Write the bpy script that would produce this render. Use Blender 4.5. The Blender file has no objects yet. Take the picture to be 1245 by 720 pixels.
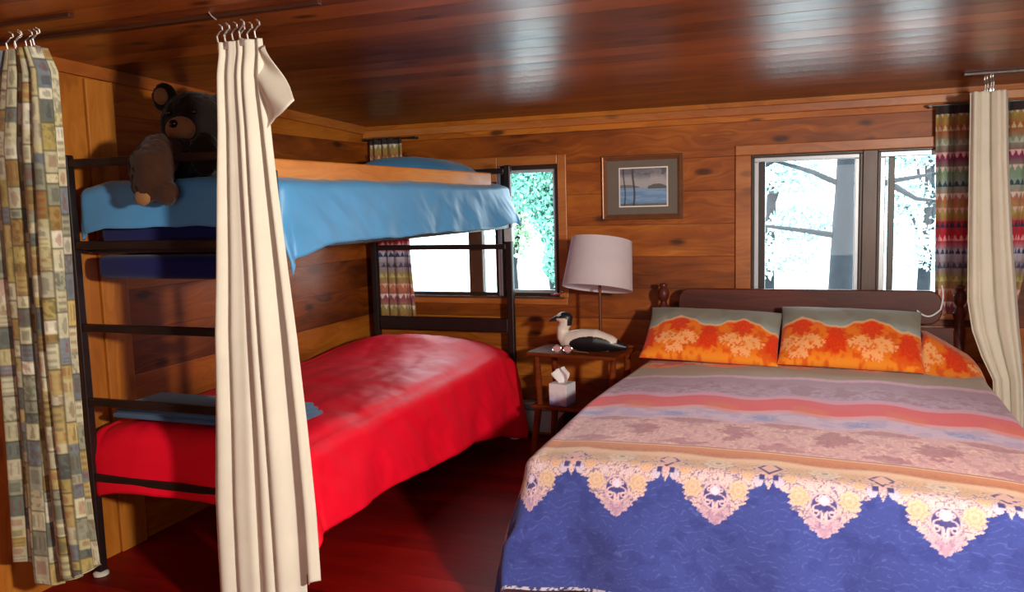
import bpy, bmesh, math, random
import numpy as np
from mathutils import Vector, Matrix, noise as mnoise

random.seed(7)
RNG = np.random.default_rng(11)
S = bpy.context.scene
COL = S.collection
PI = math.pi

# ------------------------------------------------------------------ helpers
def lin(c):
    c = np.asarray(c, float)/255.0
    return np.where(c <= 0.04045, c/12.92, ((c+0.055)/1.055)**2.4)

def L4(r, g, b):
    v = lin((r, g, b))
    return (float(v[0]), float(v[1]), float(v[2]), 1.0)

ORG = {}

def tag(o, label=None, cat=None, group=None, kind=None):
    if label: o['label'] = label
    if cat: o['category'] = cat
    if group: o['group'] = group
    if kind: o['kind'] = kind
    return o

def thing(name, label, cat, loc=(0, 0, 0), group=None):
    o = bpy.data.objects.new(name, None)
    o.empty_display_size = 0.05
    o.location = loc
    COL.objects.link(o)
    ORG[o] = Vector(loc)
    return tag(o, label, cat, group)

def origin(o):
    return ORG.get(o, Vector((0, 0, 0)))

class B:
    """collects shapes in world coordinates and links them as one mesh"""
    def __init__(s):
        s.v = []; s.f = []; s.c = None
    def add(s, verts, faces):
        n = len(s.v)
        s.v += [tuple(p) for p in verts]
        s.f += [tuple(i+n for i in f) for f in faces]
        return s
    def bm(s, bm, M=None):
        if M is not None: bm.transform(M)
        bm.verts.index_update()
        s.add([v.co[:] for v in bm.verts], [[v.index for v in f.verts] for f in bm.faces])
        bm.free(); return s
    def box(s, x0, x1, y0, y1, z0, z1, bev=0.0, M=None, seg=2):
        bm = bmesh.new()
        bmesh.ops.create_cube(bm, size=1.0)
        for v in bm.verts:
            v.co = Vector(((x0+x1)/2+v.co.x*(x1-x0), (y0+y1)/2+v.co.y*(y1-y0), (z0+z1)/2+v.co.z*(z1-z0)))
        if bev > 0:
            bmesh.ops.bevel(bm, geom=bm.edges[:], offset=bev, segments=seg, affect='EDGES', profile=0.5)
        return s.bm(bm, M)
    def tube(s, path, rad, n=10, cap=True, squash=None):
        P = [Vector(p) for p in path]
        R = rad if hasattr(rad, '__len__') else [rad]*len(P)
        T = []
        for i in range(len(P)):
            a = P[max(i-1, 0)]; b = P[min(i+1, len(P)-1)]
            T.append((b-a).normalized())
        up = Vector((0, 0, 1)) if abs(T[0].z) < .9 else Vector((0, 1, 0))
        N = (up - T[0]*up.dot(T[0])).normalized()
        V = []; F = []
        for i in range(len(P)):
            N = (N - T[i]*N.dot(T[i])).normalized()
            Bn = T[i].cross(N)
            for k in range(n):
                a = 2*PI*k/n
                V.append(P[i]+N*(math.cos(a)*R[i])+Bn*(math.sin(a)*R[i]))
        for i in range(len(P)-1):
            for k in range(n):
                k2 = (k+1) % n
                F.append((i*n+k, i*n+k2, (i+1)*n+k2, (i+1)*n+k))
        if cap:
            F.append(tuple(reversed(range(n)))); F.append(tuple((len(P)-1)*n+k for k in range(n)))
        return s.add(V, F)
    def lathe(s, prof, c, n=24, M=None):
        V = []; F = []
        for (r, z) in prof:
            for k in range(n):
                a = 2*PI*k/n
                p = Vector((r*math.cos(a), r*math.sin(a), z))
                if M is not None: p = M @ p
                V.append(p+Vector(c))
        m = len(prof)
        for i in range(m-1):
            for k in range(n):
                k2 = (k+1) % n
                F.append((i*n+k, i*n+k2, (i+1)*n+k2, (i+1)*n+k))
        F.append(tuple(reversed(range(n)))); F.append(tuple((m-1)*n+k for k in range(n)))
        return s.add(V, F)
    def ball(s, c, r, M=None, u=20, v=14):
        bm = bmesh.new()
        bmesh.ops.create_uvsphere(bm, u_segments=u, v_segments=v, radius=1)
        rr = r if hasattr(r, '__len__') else (r, r, r)
        for q in bm.verts:
            p = Vector((q.co.x*rr[0], q.co.y*rr[1], q.co.z*rr[2]))
            if M is not None: p = M @ p
            q.co = p+Vector(c)
        return s.bm(bm)
    def prism(s, pts, y0, y1):
        """outline in (x,z), extruded from y0 to y1"""
        n = len(pts)
        V = [(x, y0, z) for x, z in pts]+[(x, y1, z) for x, z in pts]
        F = [tuple(range(n)), tuple(reversed(range(n, 2*n)))]
        for i in range(n):
            j = (i+1) % n
            F.append((j, i, i+n, j+n))
        return s.add(V, F)
    def build(s, name, mat, parent=None, smooth=False, label=None, angle=35):
        me = bpy.data.meshes.new(name)
        o0 = origin(parent) if parent else Vector((0, 0, 0))
        me.from_pydata([(p[0]-o0.x, p[1]-o0.y, p[2]-o0.z) for p in s.v], [], s.f)
        bmx = bmesh.new(); bmx.from_mesh(me)
        bmesh.ops.recalc_face_normals(bmx, faces=bmx.faces[:])
        if smooth:
            for f in bmx.faces: f.smooth = True
            lim = math.radians(angle)
            for e in bmx.edges:
                if len(e.link_faces) == 2 and e.calc_face_angle(0) > lim: e.smooth = False
        bmx.to_mesh(me); bmx.free()
        o = bpy.data.objects.new(name, me)
        me.materials.append(mat)
        COL.objects.link(o)
        if parent:
            o.parent = parent
        ORG[o] = o0
        if label: o['label'] = label
        return o

def struct(b, name, mat, parent=None, **k):
    o = b.build(name, mat, parent, **k)
    if not parent: o['kind'] = 'structure'
    return o

def grid_obj(name, P, mat, parent=None, cols=None, label=None, thick=0.0):
    """P: (nv,nu,3) world points; cols (nv,nu,3) linear colours"""
    nv, nu = P.shape[:2]
    o0 = origin(parent) if parent else Vector((0, 0, 0))
    V = (P.reshape(-1, 3)-np.array(o0[:])).astype(np.float32)
    idx = np.arange(nv*nu).reshape(nv, nu)
    F = np.stack([idx[:-1, :-1], idx[:-1, 1:], idx[1:, 1:], idx[1:, :-1]], -1).reshape(-1, 4)
    me = bpy.data.meshes.new(name)
    me.vertices.add(len(V)); me.vertices.foreach_set('co', V.ravel())
    me.loops.add(F.size); me.loops.foreach_set('vertex_index', F.ravel().astype(np.int32))
    me.polygons.add(len(F))
    me.polygons.foreach_set('loop_start', np.arange(0, F.size, 4, dtype=np.int32))
    me.polygons.foreach_set('use_smooth', np.ones(len(F), dtype=bool))
    me.update(calc_edges=True); me.validate()
    if cols is not None:
        at = me.color_attributes.new('pattern', 'FLOAT_COLOR', 'POINT')
        c4 = np.ones((nv*nu, 4), np.float32); c4[:, :3] = cols.reshape(-1, 3)
        at.data.foreach_set('color', c4.ravel())
    me.materials.append(mat)
    o = bpy.data.objects.new(name, me)
    COL.objects.link(o)
    if parent: o.parent = parent
    ORG[o] = o0
    if label: o['label'] = label
    if thick:
        m = o.modifiers.new('thickness', 'SOLIDIFY'); m.thickness = thick; m.offset = -1
    return o

# numpy value noise ------------------------------------------------------
PERM = RNG.random((256, 256))
def vnoise(x, y):
    xi = np.floor(x).astype(int); yi = np.floor(y).astype(int)
    fx = x-xi; fy = y-yi
    fx = fx*fx*(3-2*fx); fy = fy*fy*(3-2*fy)
    g = lambda a, b: PERM[a % 256, b % 256]
    return (g(xi, yi)*(1-fx)+g(xi+1, yi)*fx)*(1-fy)+(g(xi, yi+1)*(1-fx)+g(xi+1, yi+1)*fx)*fy
def fbm(x, y, o=3):
    s = 0; a = .5; t = 0
    for i in range(o):
        s = s+a*vnoise(x*2**i+17*i, y*2**i+31*i); t += a; a *= .5
    return s/t
def sstep(a, b, x):
    t = np.clip((x-a)/(b-a), 0, 1); return t*t*(3-2*t)
def mixc(c, k, mask):
    """blend colour array c towards sRGB colour k by mask"""
    k = lin(k) if not isinstance(k, np.ndarray) or k.ndim == 1 and k.max() > 1.5 else k
    return c*(1-mask[..., None])+k*mask[..., None]

# ------------------------------------------------------------------ materials
def newmat(name):
    m = bpy.data.materials.new(name); m.use_nodes = True
    nt = m.node_tree
    return m, nt, nt.nodes['Principled BSDF']

class NT:
    def __init__(s, nt): s.nt = nt
    def n(s, t, **k):
        nd = s.nt.nodes.new(t)
        for a, b in k.items(): setattr(nd, a, b)
        return nd
    def l(s, a, b): s.nt.links.new(a, b)
    def math(s, op, a, b=None, c=None, clamp=False):
        nd = s.n('ShaderNodeMath', operation=op, use_clamp=clamp)
        for i, v in enumerate((a, b, c)):
            if v is None: continue
            if isinstance(v, (int, float)): nd.inputs[i].default_value = v
            else: s.l(v, nd.inputs[i])
        return nd.outputs[0]
    def xyz(s, x, y, z):
        nd = s.n('ShaderNodeCombineXYZ')
        for i, v in enumerate((x, y, z)):
            if isinstance(v, (int, float)): nd.inputs[i].default_value = v
            else: s.l(v, nd.inputs[i])
        return nd.outputs[0]
    def ramp(s, fac, stops, interp='LINEAR'):
        nd = s.n('ShaderNodeValToRGB'); nd.color_ramp.interpolation = interp
        e = nd.color_ramp.elements
        while len(e) < len(stops): e.new(0.5)
        for q, (p, c) in zip(e, stops): q.position = p; q.color = c
        s.l(fac, nd.inputs[0]); return nd.outputs[0]
    def mix(s, fac, a, b, mode='MIX'):
        nd = s.n('ShaderNodeMix', data_type='RGBA', blend_type=mode)
        for i, v in ((0, fac), (6, a), (7, b)):
            if isinstance(v, (int, float)): nd.inputs[i].default_value = v
            elif isinstance(v, tuple): nd.inputs[i].default_value = v
            else: s.l(v, nd.inputs[i])
        return nd.outputs[2]
    def noise(s, vec, scale, detail=3, rough=.55):
        nd = s.n('ShaderNodeTexNoise'); s.l(vec, nd.inputs['Vector'])
        nd.inputs['Scale'].default_value = scale; nd.inputs['Detail'].default_value = detail
        nd.inputs['Roughness'].default_value = rough
        return nd.outputs[0]

def wood(name, along, cross, dark, mid, light, width=0.19, rough=.35, knots=1.0, groove=1.0,
         grain=1.0, coat=0.0, bump=.25, kscale=1.0, spec=.5, cup=0.0, bdist=.004, knotcol=(48, 20, 8)):
    """planked timber: 'along' and 'cross' are axes 'X','Y','Z'; width 0 = one solid piece"""
    m, nt, p = newmat(name); N = NT(nt)
    tc = N.n('ShaderNodeTexCoord'); sp = N.n('ShaderNodeSeparateXYZ')
    N.l(tc.outputs['Object'], sp.inputs[0])
    A = sp.outputs['XYZ'.index(along)]; C = sp.outputs['XYZ'.index(cross)]
    oth = sp.outputs[[i for i in range(3) if 'XYZ'[i] not in (along, cross)][0]]
    if width:
        q = N.math('DIVIDE', C, width); idx = N.math('FLOOR', q); fr = N.math('FRACT', q)
    else:
        idx = N.math('MULTIPLY', oth, 0.0); fr = None
    wn = N.n('ShaderNodeTexWhiteNoise', noise_dimensions='1D')
    N.l(N.math('ADD', idx, 3.7), wn.inputs['W'])
    rnd = wn.outputs[0]
    Al = N.math('ADD', A, N.math('MULTIPLY', rnd, 23.0))
    # warp the grain
    base = N.xyz(N.math('MULTIPLY', Al, 1.1), N.math('MULTIPLY', C, 4.0), N.math('ADD', N.math('MULTIPLY', oth, 2.0), N.math('MULTIPLY', idx, 5.3)))
    warp = N.noise(base, 1.6, 2)
    gv = N.xyz(N.math('MULTIPLY', Al, 1.3), N.math('ADD', N.math('MULTIPLY', C, 26.0), N.math('MULTIPLY', warp, 9.0)), N.math('ADD', N.math('MULTIPLY', oth, 26.0), idx))
    g1 = N.noise(gv, 1.5, 4, .6)
    blot = N.noise(base, .9, 3, .6)
    f = N.math('ADD', N.math('ADD', N.math('MULTIPLY', g1, .55*grain), N.math('MULTIPLY', blot, .95)), N.math('MULTIPLY', N.math('SUBTRACT', rnd, .5), .38))
    f = N.math('SUBTRACT', f, .25+.275*(grain-1))
    col = N.ramp(f, [(0.22, dark), (0.5, mid), (0.78, light)])
    if knots:
        kv = N.xyz(N.math('MULTIPLY', Al, 1.75*kscale), N.math('MULTIPLY', C, 4.3*kscale), N.math('MULTIPLY', idx, 3.1))
        vo = N.n('ShaderNodeTexVoronoi', voronoi_dimensions='2D'); vo.inputs['Scale'].default_value = 1.0; N.l(kv, vo.inputs['Vector'])
        vd = N.math('ADD', vo.outputs['Distance'], N.math('MULTIPLY', N.math('SUBTRACT', g1, .5), .10))
        sc = N.n('ShaderNodeSeparateColor'); N.l(vo.outputs['Color'], sc.inputs[0])
        pick = N.math('GREATER_THAN', sc.outputs[0], .42)
        k1 = N.n('ShaderNodeMapRange', interpolation_type='SMOOTHSTEP')
        N.l(vd, k1.inputs[0]); k1.inputs[1].default_value = .03; k1.inputs[2].default_value = .13
        k1.inputs[3].default_value = 1; k1.inputs[4].default_value = 0
        km = N.math('MULTIPLY', N.math('MULTIPLY', k1.outputs[0], pick), .8*knots)
        col = N.mix(km, col, L4(*knotcol))
    hgt = N.math('MULTIPLY', g1, .12)
    if width and groove:
        e = N.math('MINIMUM', fr, N.math('SUBTRACT', 1.0, fr))
        gm = N.n('ShaderNodeMapRange', interpolation_type='SMOOTHSTEP'); N.l(e, gm.inputs[0])
        gm.inputs[1].default_value = 0; gm.inputs[2].default_value = .022
        gm.inputs[3].default_value = 1; gm.inputs[4].default_value = 0
        col = N.mix(N.math('MULTIPLY', gm.outputs[0], .55*groove), col, L4(46, 18, 8))
        hgt = N.math('SUBTRACT', hgt, N.math('MULTIPLY', gm.outputs[0], 1.0))
        if cup:
            dd = N.math('SUBTRACT', fr, .5)
            hgt = N.math('ADD', hgt, N.math('MULTIPLY', N.math('MULTIPLY', dd, dd), cup))
    bp = N.n('ShaderNodeBump'); bp.inputs['Strength'].default_value = bump; bp.inputs['Distance'].default_value = bdist
    N.l(hgt, bp.inputs['Height']); N.l(bp.outputs[0], p.inputs['Normal'])
    N.l(col, p.inputs['Base Color'])
    rr = N.math('ADD', N.math('MULTIPLY', N.noise(base, 3.0, 3), .16), rough-.08)
    N.l(rr, p.inputs['Roughness'])
    p.inputs['Specular IOR Level'].default_value = spec
    p.inputs['Coat Weight'].default_value = coat; p.inputs['Coat Roughness'].default_value = .25
    return m

def plain(name, rgb, rough=.5, metal=0.0, var=.12, scale=14, bump=.08, spec=.5, sheen=0.0):
    m, nt, p = newmat(name); N = NT(nt)
    tc = N.n('ShaderNodeTexCoord')
    nz = N.noise(tc.outputs['Object'], scale, 4)
    c = lin(rgb)
    a = tuple(float(x*(1-var)) for x in c)+(1,); b = tuple(float(min(1, x*(1+var))) for x in c)+(1,)
    N.l(N.ramp(nz, [(.3, a), (.7, b)]), p.inputs['Base Color'])
    p.inputs['Roughness'].default_value = rough; p.inputs['Metallic'].default_value = metal
    p.inputs['Specular IOR Level'].default_value = spec
    if sheen:
        p.inputs['Sheen Weight'].default_value = sheen; p.inputs['Sheen Roughness'].default_value = .45
    if bump:
        bp = N.n('ShaderNodeBump'); bp.inputs['Strength'].default_value = bump; bp.inputs['Distance'].default_value = .003
        N.l(N.noise(tc.outputs['Object'], scale*5, 3), bp.inputs['Height']); N.l(bp.outputs[0], p.inputs['Normal'])
    return m

def cloth(name, rgb=None, rough=.85, weave=900, bump=.15, sheen=.15, var=.05, trans=0.0, back=None, spec=.2):
    """woven fabric; rgb None = coloured by the printed pattern attribute"""
    m, nt, p = newmat(name); N = NT(nt)
    tc = N.n('ShaderNodeTexCoord')
    if rgb is None:
        at = N.n('ShaderNodeAttribute'); at.attribute_name = 'pattern'
        c = at.outputs['Color']
    else:
        k = lin(rgb)
        c = N.ramp(N.noise(tc.outputs['Object'], 7, 4), [(.3, tuple(float(x*(1-var)) for x in k)+(1,)), (.7, tuple(float(min(1, x*(1+var))) for x in k)+(1,))])
    if back:
        ge = N.n('ShaderNodeNewGeometry'); c = N.mix(ge.outputs['Backfacing'], c, L4(*back))
    N.l(c, p.inputs['Base Color'])
    p.inputs['Roughness'].default_value = rough
    p.inputs['Specular IOR Level'].default_value = spec
    p.inputs['Sheen Weight'].default_value = sheen; p.inputs['Sheen Roughness'].default_value = .5
    bp = N.n('ShaderNodeBump'); bp.inputs['Strength'].default_value = bump; bp.inputs['Distance'].default_value = .002
    N.l(N.noise(tc.outputs['Object'], weave, 2), bp.inputs['Height']); N.l(bp.outputs[0], p.inputs['Normal'])
    if trans:
        tr = N.n('ShaderNodeBsdfTranslucent'); N.l(c, tr.inputs[0])
        mx = N.n('ShaderNodeMixShader'); mx.inputs[0].default_value = trans
        out = nt.nodes['Material Output']
        N.l(p.outputs[0], mx.inputs[1]); N.l(tr.outputs[0], mx.inputs[2]); N.l(mx.outputs[0], out.inputs[0])
    return m

PD, PM, PL = L4(88, 38, 8), L4(152, 76, 17), L4(198, 116, 34)
M = {}
M['wall_back'] = wood('knotty pine boards', 'X', 'Z', PD, PM, PL, .20, .5, coat=.04, spec=.35)
M['wall_side'] = wood('knotty pine boards on the side', 'Y', 'Z', PD, PM, PL, .20, .45, coat=.12, spec=.4)
M['pine_vert'] = wood('pine upright board', 'Z', 'Y', L4(140, 74, 22), L4(182, 108, 36), L4(208, 136, 56), 0, .4, knots=.5)
M['pine_x'] = wood('pine trim along the wall', 'X', 'Z', L4(130, 66, 26), L4(172, 98, 42), L4(198, 124, 62), 0, .4, knots=.6)
M['pine_y'] = wood('pine trim on the side', 'Y', 'Z', L4(126, 62, 22), L4(168, 92, 36), L4(192, 118, 52), 0, .4, knots=.4)
M['ceiling'] = wood('varnished ceiling boards', 'X', 'Y', L4(80, 33, 12), L4(132, 66, 25), L4(168, 92, 38), .145, .32, knots=1.0, coat=.12, spec=.55, bump=.7, cup=1.6, bdist=.004)
M['floor'] = wood('oxblood painted floor boards', 'X', 'Y', L4(96, 7, 4), L4(132, 11, 7), L4(156, 18, 11), .12, .5, knots=0, coat=.0, spec=.14, grain=.7, groove=.5)
M['mahogany'] = wood('dark mahogany', 'X', 'Z', L4(50, 18, 13), L4(80, 32, 24), L4(104, 46, 34), 0, .45, knots=0, coat=.08, spec=.3)
M['stand'] = wood('reddish maple', 'X', 'Y', L4(70, 26, 10), L4(108, 46, 18), L4(136, 66, 28), 0, .55, knots=0, coat=.0, spec=.06)
M['bunk'] = plain('black brown painted steel', (34, 24, 24), .35, var=.2, spec=.5)
M['guard'] = wood('orange pine guard board', 'Y', 'Z', L4(178, 98, 36), L4(214, 134, 60), L4(232, 160, 84), 0, .4, knots=.3)
M['sash_dark'] = plain('dark bronze window wood', (52, 34, 28), .4)
M['mullion'] = wood('walnut window post', 'Z', 'X', L4(56, 32, 22), L4(84, 52, 36), L4(104, 68, 50), 0, .4, knots=0)
M['alu'] = plain('pale aluminium sash', (196, 200, 206), .35, metal=.3, var=.05)
M['steel'] = plain('bright steel wire', (200, 200, 205), .2, metal=1.0, var=.04, bump=0)
M['clearclip'] = plain('silvery curtain clip', (215, 210, 205), .18, metal=.7, var=.04, bump=0)
M['bronze'] = plain('bronze picture moulding', (140, 92, 62), .3, metal=.35)
M['mat_board'] = plain('taupe mat board', (112, 100, 90), .75, var=.05)
M['white_card'] = plain('white bevel card', (236, 228, 222), .7, var=.02)
M['shade'] = cloth('white lamp shade linen', (240, 232, 236), .8, trans=.5, sheen=.05)
M['brass'] = plain('dark antique brass', (98, 50, 20), .5, metal=.2)
M['cream'] = cloth('cream canvas curtain', (234, 228, 212), .9, weave=700, trans=.12)
M['print'] = cloth('printed cotton curtain', None, .9, weave=700, trans=.10)
M['quilt'] = cloth('printed quilt cotton', None, .85, weave=420, bump=.3, back=(226, 120, 40))
M['pillow_print'] = cloth('printed pillow sham', None, .85, weave=420, bump=.25)
M['red'] = cloth('crimson comforter nylon', (252, 12, 46), .55, weave=300, bump=.08, sheen=.0, spec=.28)
M['blue'] = cloth('sky blue comforter nylon', (84, 160, 218), .45, weave=300, bump=.08, sheen=.12, spec=.5)
M['bluepil'] = cloth('blue pillowcase', (70, 140, 196), .6)
M['navy'] = cloth('navy mattress ticking', (18, 24, 92), .8)
M['white_tick'] = cloth('white mattress ticking', (205, 198, 195), .85)
M['greyblanket'] = cloth('blue grey fleece blanket', (72, 106, 142), .95, weave=220, bump=.4)
M['fur'] = cloth('dark brown plush', (28, 17, 12), .95, weave=160, bump=1.0, sheen=.1, var=.3)  # bear's body: the curtain's shadow is put into this darker colour
M['fur_leg'] = cloth('brown plush', (56, 31, 18), .95, weave=160, bump=1.0, sheen=.1, var=.3)
M['muzzle'] = cloth('tan plush', (140, 96, 60), .95, weave=160, bump=.8)
M['black'] = plain('black glossy plastic', (12, 10, 10), .25)
M['blackbag'] = cloth('black nylon bag', (14, 14, 18), .7)
M['loon'] = plain('painted decoy', (255, 255, 255), .4)
M['heater'] = plain('pale blue grey enamel', (196, 212, 218), .4, metal=.2, var=.05)
M['heater_dark'] = plain('dark heater slot', (40, 44, 46), .6)
M['tissue_side'] = None
M['paper'] = plain('white tissue paper', (238, 234, 236), .9, var=.02)
M['cordw'] = plain('white cable', (225, 225, 232), .4, var=.02)
M['rubber'] = plain('white plastic foot', (205, 200, 190), .5)
M['bark'] = plain('grey bark', (25, 31, 38), .95, var=.3, scale=9, bump=.15)
M['leaf_a'] = plain('pale green leaves', (108, 168, 148), .7, var=.35, scale=3)
M['leaf_b'] = plain('blue green needles', (182, 206, 206), .75, var=.35, scale=3)  # bluish outdoor haze is put into this leaf colour
M['leaf_c'] = plain('yellow green leaves', (146, 172, 140), .7, var=.3, scale=3)
M['ground'] = plain('pale lake shore', (188, 192, 190), .9, var=.15, scale=.6)
M['wall_other'] = M['wall_back']

def attr_mat(name, rough=.45, bump=0):
    m, nt, p = newmat(name); N = NT(nt)
    at = N.n('ShaderNodeAttribute'); at.attribute_name = 'pattern'
    N.l(at.outputs['Color'], p.inputs['Base Color']); p.inputs['Roughness'].default_value = rough
    return m
M['loon'] = attr_mat('painted wooden decoy', .4)
M['painting'] = attr_mat('painted lake scene', .5)

def glass_mat():
    m, nt, p = newmat('window glass'); N = NT(nt)
    nt.nodes.remove(p)
    tr = N.n('ShaderNodeBsdfTransparent'); gl = N.n('ShaderNodeBsdfGlossy'); gl.inputs['Roughness'].default_value = .02
    fr = N.n('ShaderNodeFresnel'); fr.inputs['IOR'].default_value = 1.45
    mx = N.n('ShaderNodeMixShader')
    tr.inputs[0].default_value = (.95, .98, .98, 1)
    N.l(N.math('MULTIPLY', fr.outputs[0], 1.0), mx.inputs[0]); N.l(tr.outputs[0], mx.inputs[1]); N.l(gl.outputs[0], mx.inputs[2])
    N.l(mx.outputs[0], nt.nodes['Material Output'].inputs[0])
    return m
M['glass'] = glass_mat()

def tissue_mat():
    m, nt, p = newmat('tissue box card'); N = NT(nt)
    tc = N.n('ShaderNodeTexCoord'); sp = N.n('ShaderNodeSeparateXYZ'); N.l(tc.outputs['Object'], sp.inputs[0])
    nz = N.noise(tc.outputs['Object'], 40, 3)
    f = N.math('ADD', N.math('MULTIPLY', sp.outputs[2], 7.0), N.math('MULTIPLY', N.math('SUBTRACT', nz, .5), .45))
    N.l(N.ramp(f, [(.05, L4(120, 124, 190)), (.32, L4(206, 204, 228)), (.6, L4(236, 232, 236))]), p.inputs['Base Color'])
    p.inputs['Roughness'].default_value = .5
    return m
M['tissue_side'] = tissue_mat()

# ------------------------------------------------------------------ camera
CF, CY, CP, CR = 1014.0, .3631, .1096, -.0276
fw = Vector((-math.sin(CY)*math.cos(CP), math.cos(CY)*math.cos(CP), -math.sin(CP)))
r0 = Vector((math.cos(CY), math.sin(CY), 0)); u0 = r0.cross(fw)
rt = r0*math.cos(CR)+u0*math.sin(CR); up = -r0*math.sin(CR)+u0*math.cos(CR)
cam = bpy.data.cameras.new('camera'); co = bpy.data.objects.new('camera', cam)
COL.objects.link(co)
mw = Matrix.Identity(4)
for i in range(3):
    mw[i][0] = rt[i]; mw[i][1] = up[i]; mw[i][2] = -fw[i]
mw[2][3] = 1.55
co.matrix_world = mw
cam.sensor_fit = 'HORIZONTAL'; cam.sensor_width = 36.0; cam.lens = 36.0*CF/1245.0
cam.clip_start = .05; cam.clip_end = 200
S.camera = co

# ------------------------------------------------------------------ setting
XL, XR, YB, YF = -3.05, 2.2, 5.2, -1.6
def zc(y): return 2.115+(YB-y)*.0393
# floor / ceiling
struct(B().box(XL-.1, XR+.1, YF-.1, YB+.1, -.06, 0), 'floor', M['floor'])
b = B()
b.add([(XL-.1, YF-.1, zc(YF-.1)), (XR+.1, YF-.1, zc(YF-.1)), (XR+.1, YB+.1, zc(YB+.1)), (XL-.1, YB+.1, zc(YB+.1)),
       (XL-.1, YF-.1, zc(YF-.1)+.06), (XR+.1, YF-.1, zc(YF-.1)+.06), (XR+.1, YB+.1, zc(YB+.1)+.06), (XL-.1, YB+.1, zc(YB+.1)+.06)],
      [(0, 1, 2, 3), (7, 6, 5, 4), (0, 4, 5, 1), (1, 5, 6, 2), (2, 6, 7, 3), (3, 7, 4, 0)])
struct(b, 'ceiling', M['ceiling'])
# back wall with window openings
H1a = (-2.80, -2.06, .93, 1.70); H1b = (-2.04, -1.635, .93, 1.80); H2 = (-.43, .86, .90, 1.80)
def wall_with_holes(y0, y1, holes, x0, x1, z1):
    xs = sorted({x0, x1, *[h[0] for h in holes], *[h[1] for h in holes]})
    b = B()
    for a, c in zip(xs[:-1], xs[1:]):
        hs = sorted([h for h in holes if h[0] <= a+1e-6 and h[1] >= c-1e-6], key=lambda h: h[2])
        z = 0
        for h in hs:
            b.box(a, c, y0, y1, z, h[2]); z = h[3]
        b.box(a, c, y0, y1, z, z1)
    return b
struct(wall_with_holes(YB, YB+.14, [H1a, H1b, H2], XL-.1, XR+.1, zc(YB)+.03), 'wall_back', M['wall_back'])
struct(B().box(XL-.1, XL, YF-.1, YB, 0, 2.42), 'wall_left', M['wall_side'])
struct(B().box(XR, XR+.1, YF-.1, YB, 0, 2.42), 'wall_right', M['wall_side'])
struct(B().box(XL-.1, XR+.1, YF-.1, YF, 0, 2.42), 'wall_front', M['wall_back'])
# trims
struct(B().box(XL, XR, YB-.03, YB, 2.035, 2.085, .006), 'trim_1', M['pine_x'])
b = B()
y0, y1 = -.5, YB-.03
b.add([(XL, y0, zc(y0)-.055), (XL+.022, y0, zc(y0)-.055), (XL+.022, y0, zc(y0)), (XL, y0, zc(y0)),
       (XL, y1, zc(y1)-.055), (XL+.022, y1, zc(y1)-.055), (XL+.022, y1, zc(y1)), (XL, y1, zc(y1))],
      [(0, 1, 2, 3), (7, 6, 5, 4), (0, 4, 5, 1), (1, 5, 6, 2), (2, 6, 7, 3), (3, 7, 4, 0)])
struct(b, 'trim_2', M['pine_y'])
struct(B().box(XL, XL+.022, 2.82, 2.97, 0, zc(2.97)-.057, .004), 'trim_3', M['pine_vert'])
struct(B().box(XL, XL+.012, 2.15, 2.815, 0, zc(2.82)-.057, .003), 'trim_4', M['pine_vert'])

def sroot(name, loc):
    o = bpy.data.objects.new(name, None); o.location = loc; COL.objects.link(o); ORG[o] = Vector(loc)
    o['kind'] = 'structure'; return o
def rectframe(b, x0, x1, z0, z1, w, y0, y1, bev=.004):
    b.box(x0, x1, y0, y1, z1-w, z1, bev); b.box(x0, x1, y0, y1, z0, z0+w, bev)
    b.box(x0, x0+w, y0, y1, z0+w, z1-w, bev); b.box(x1-w, x1, y0, y1, z0+w, z1-w, bev)
def pane(root, x0, x1, z0, z1, y):
    return B().box(x0, x1, y-.003, y+.003, z0, z1).build('glass', M['glass'], root)

# window 1
w1 = sroot('window_1', (-2.2, YB, .93))
b = B(); b.box(-2.84, -1.58, YB-.02, YB, .885, .93, .005)
b.box(-1.635, -1.575, YB-.02, YB, .93, 1.86, .005); b.box(-2.05, -1.635, YB-.02, YB, 1.80, 1.86, .005)
b.box(-2.84, -2.05, YB-.02, YB, 1.70, 1.86, .005); b.box(-2.86, -2.80, YB-.02, YB, .93, 1.70, .005)
b.build('casing', M['pine_x'], w1)
b = B(); rectframe(b, -2.04, -1.635, .93, 1.80, .028, YB+.01, YB+.06)
b.build('sash_frame', M['sash_dark'], w1)
b = B(); rectframe(b, -2.80, -2.06, .93, 1.70, .03, YB+.01, YB+.06)
b.build('sash_frame', M['sash_dark'], w1)
b = B(); b.box(-2.28, -2.18, YB-.005, YB+.05, .96, 1.67, .004); b.build('mullion', M['mullion'], w1)
b = B(); rectframe(b, -2.012, -1.663, .958, 1.772, .02, YB+.03, YB+.055, .003); b.build('sash', M['alu'], w1)
b = B(); b.box(-2.062, -2.038, YB-.01, YB+.09, .93, 1.80, .003); b.build('mullion', M['alu'], w1, label='pale grey narrow mullion')
pane(w1, -2.012, -1.663, .958, 1.772, YB+.045); pane(w1, -2.77, -2.28, .96, 1.67, YB+.035); pane(w1, -2.18, -2.09, .96, 1.67, YB+.035)
b = B(); b.tube([(-1.69, YB-.002, .948), (-1.69, YB-.03, .952), (-1.64, YB-.04, .958), (-1.61, YB-.04, .972)], .007, 8)
b.ball((-1.61, YB-.04, .975), .011); b.build('crank_handle', M['steel'], w1, smooth=True)
b = B(); b.box(-2.82, -1.60, YB-.035, YB-.018, .925, .94, .003); b.build('sill', M['mullion'], w1)
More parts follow.
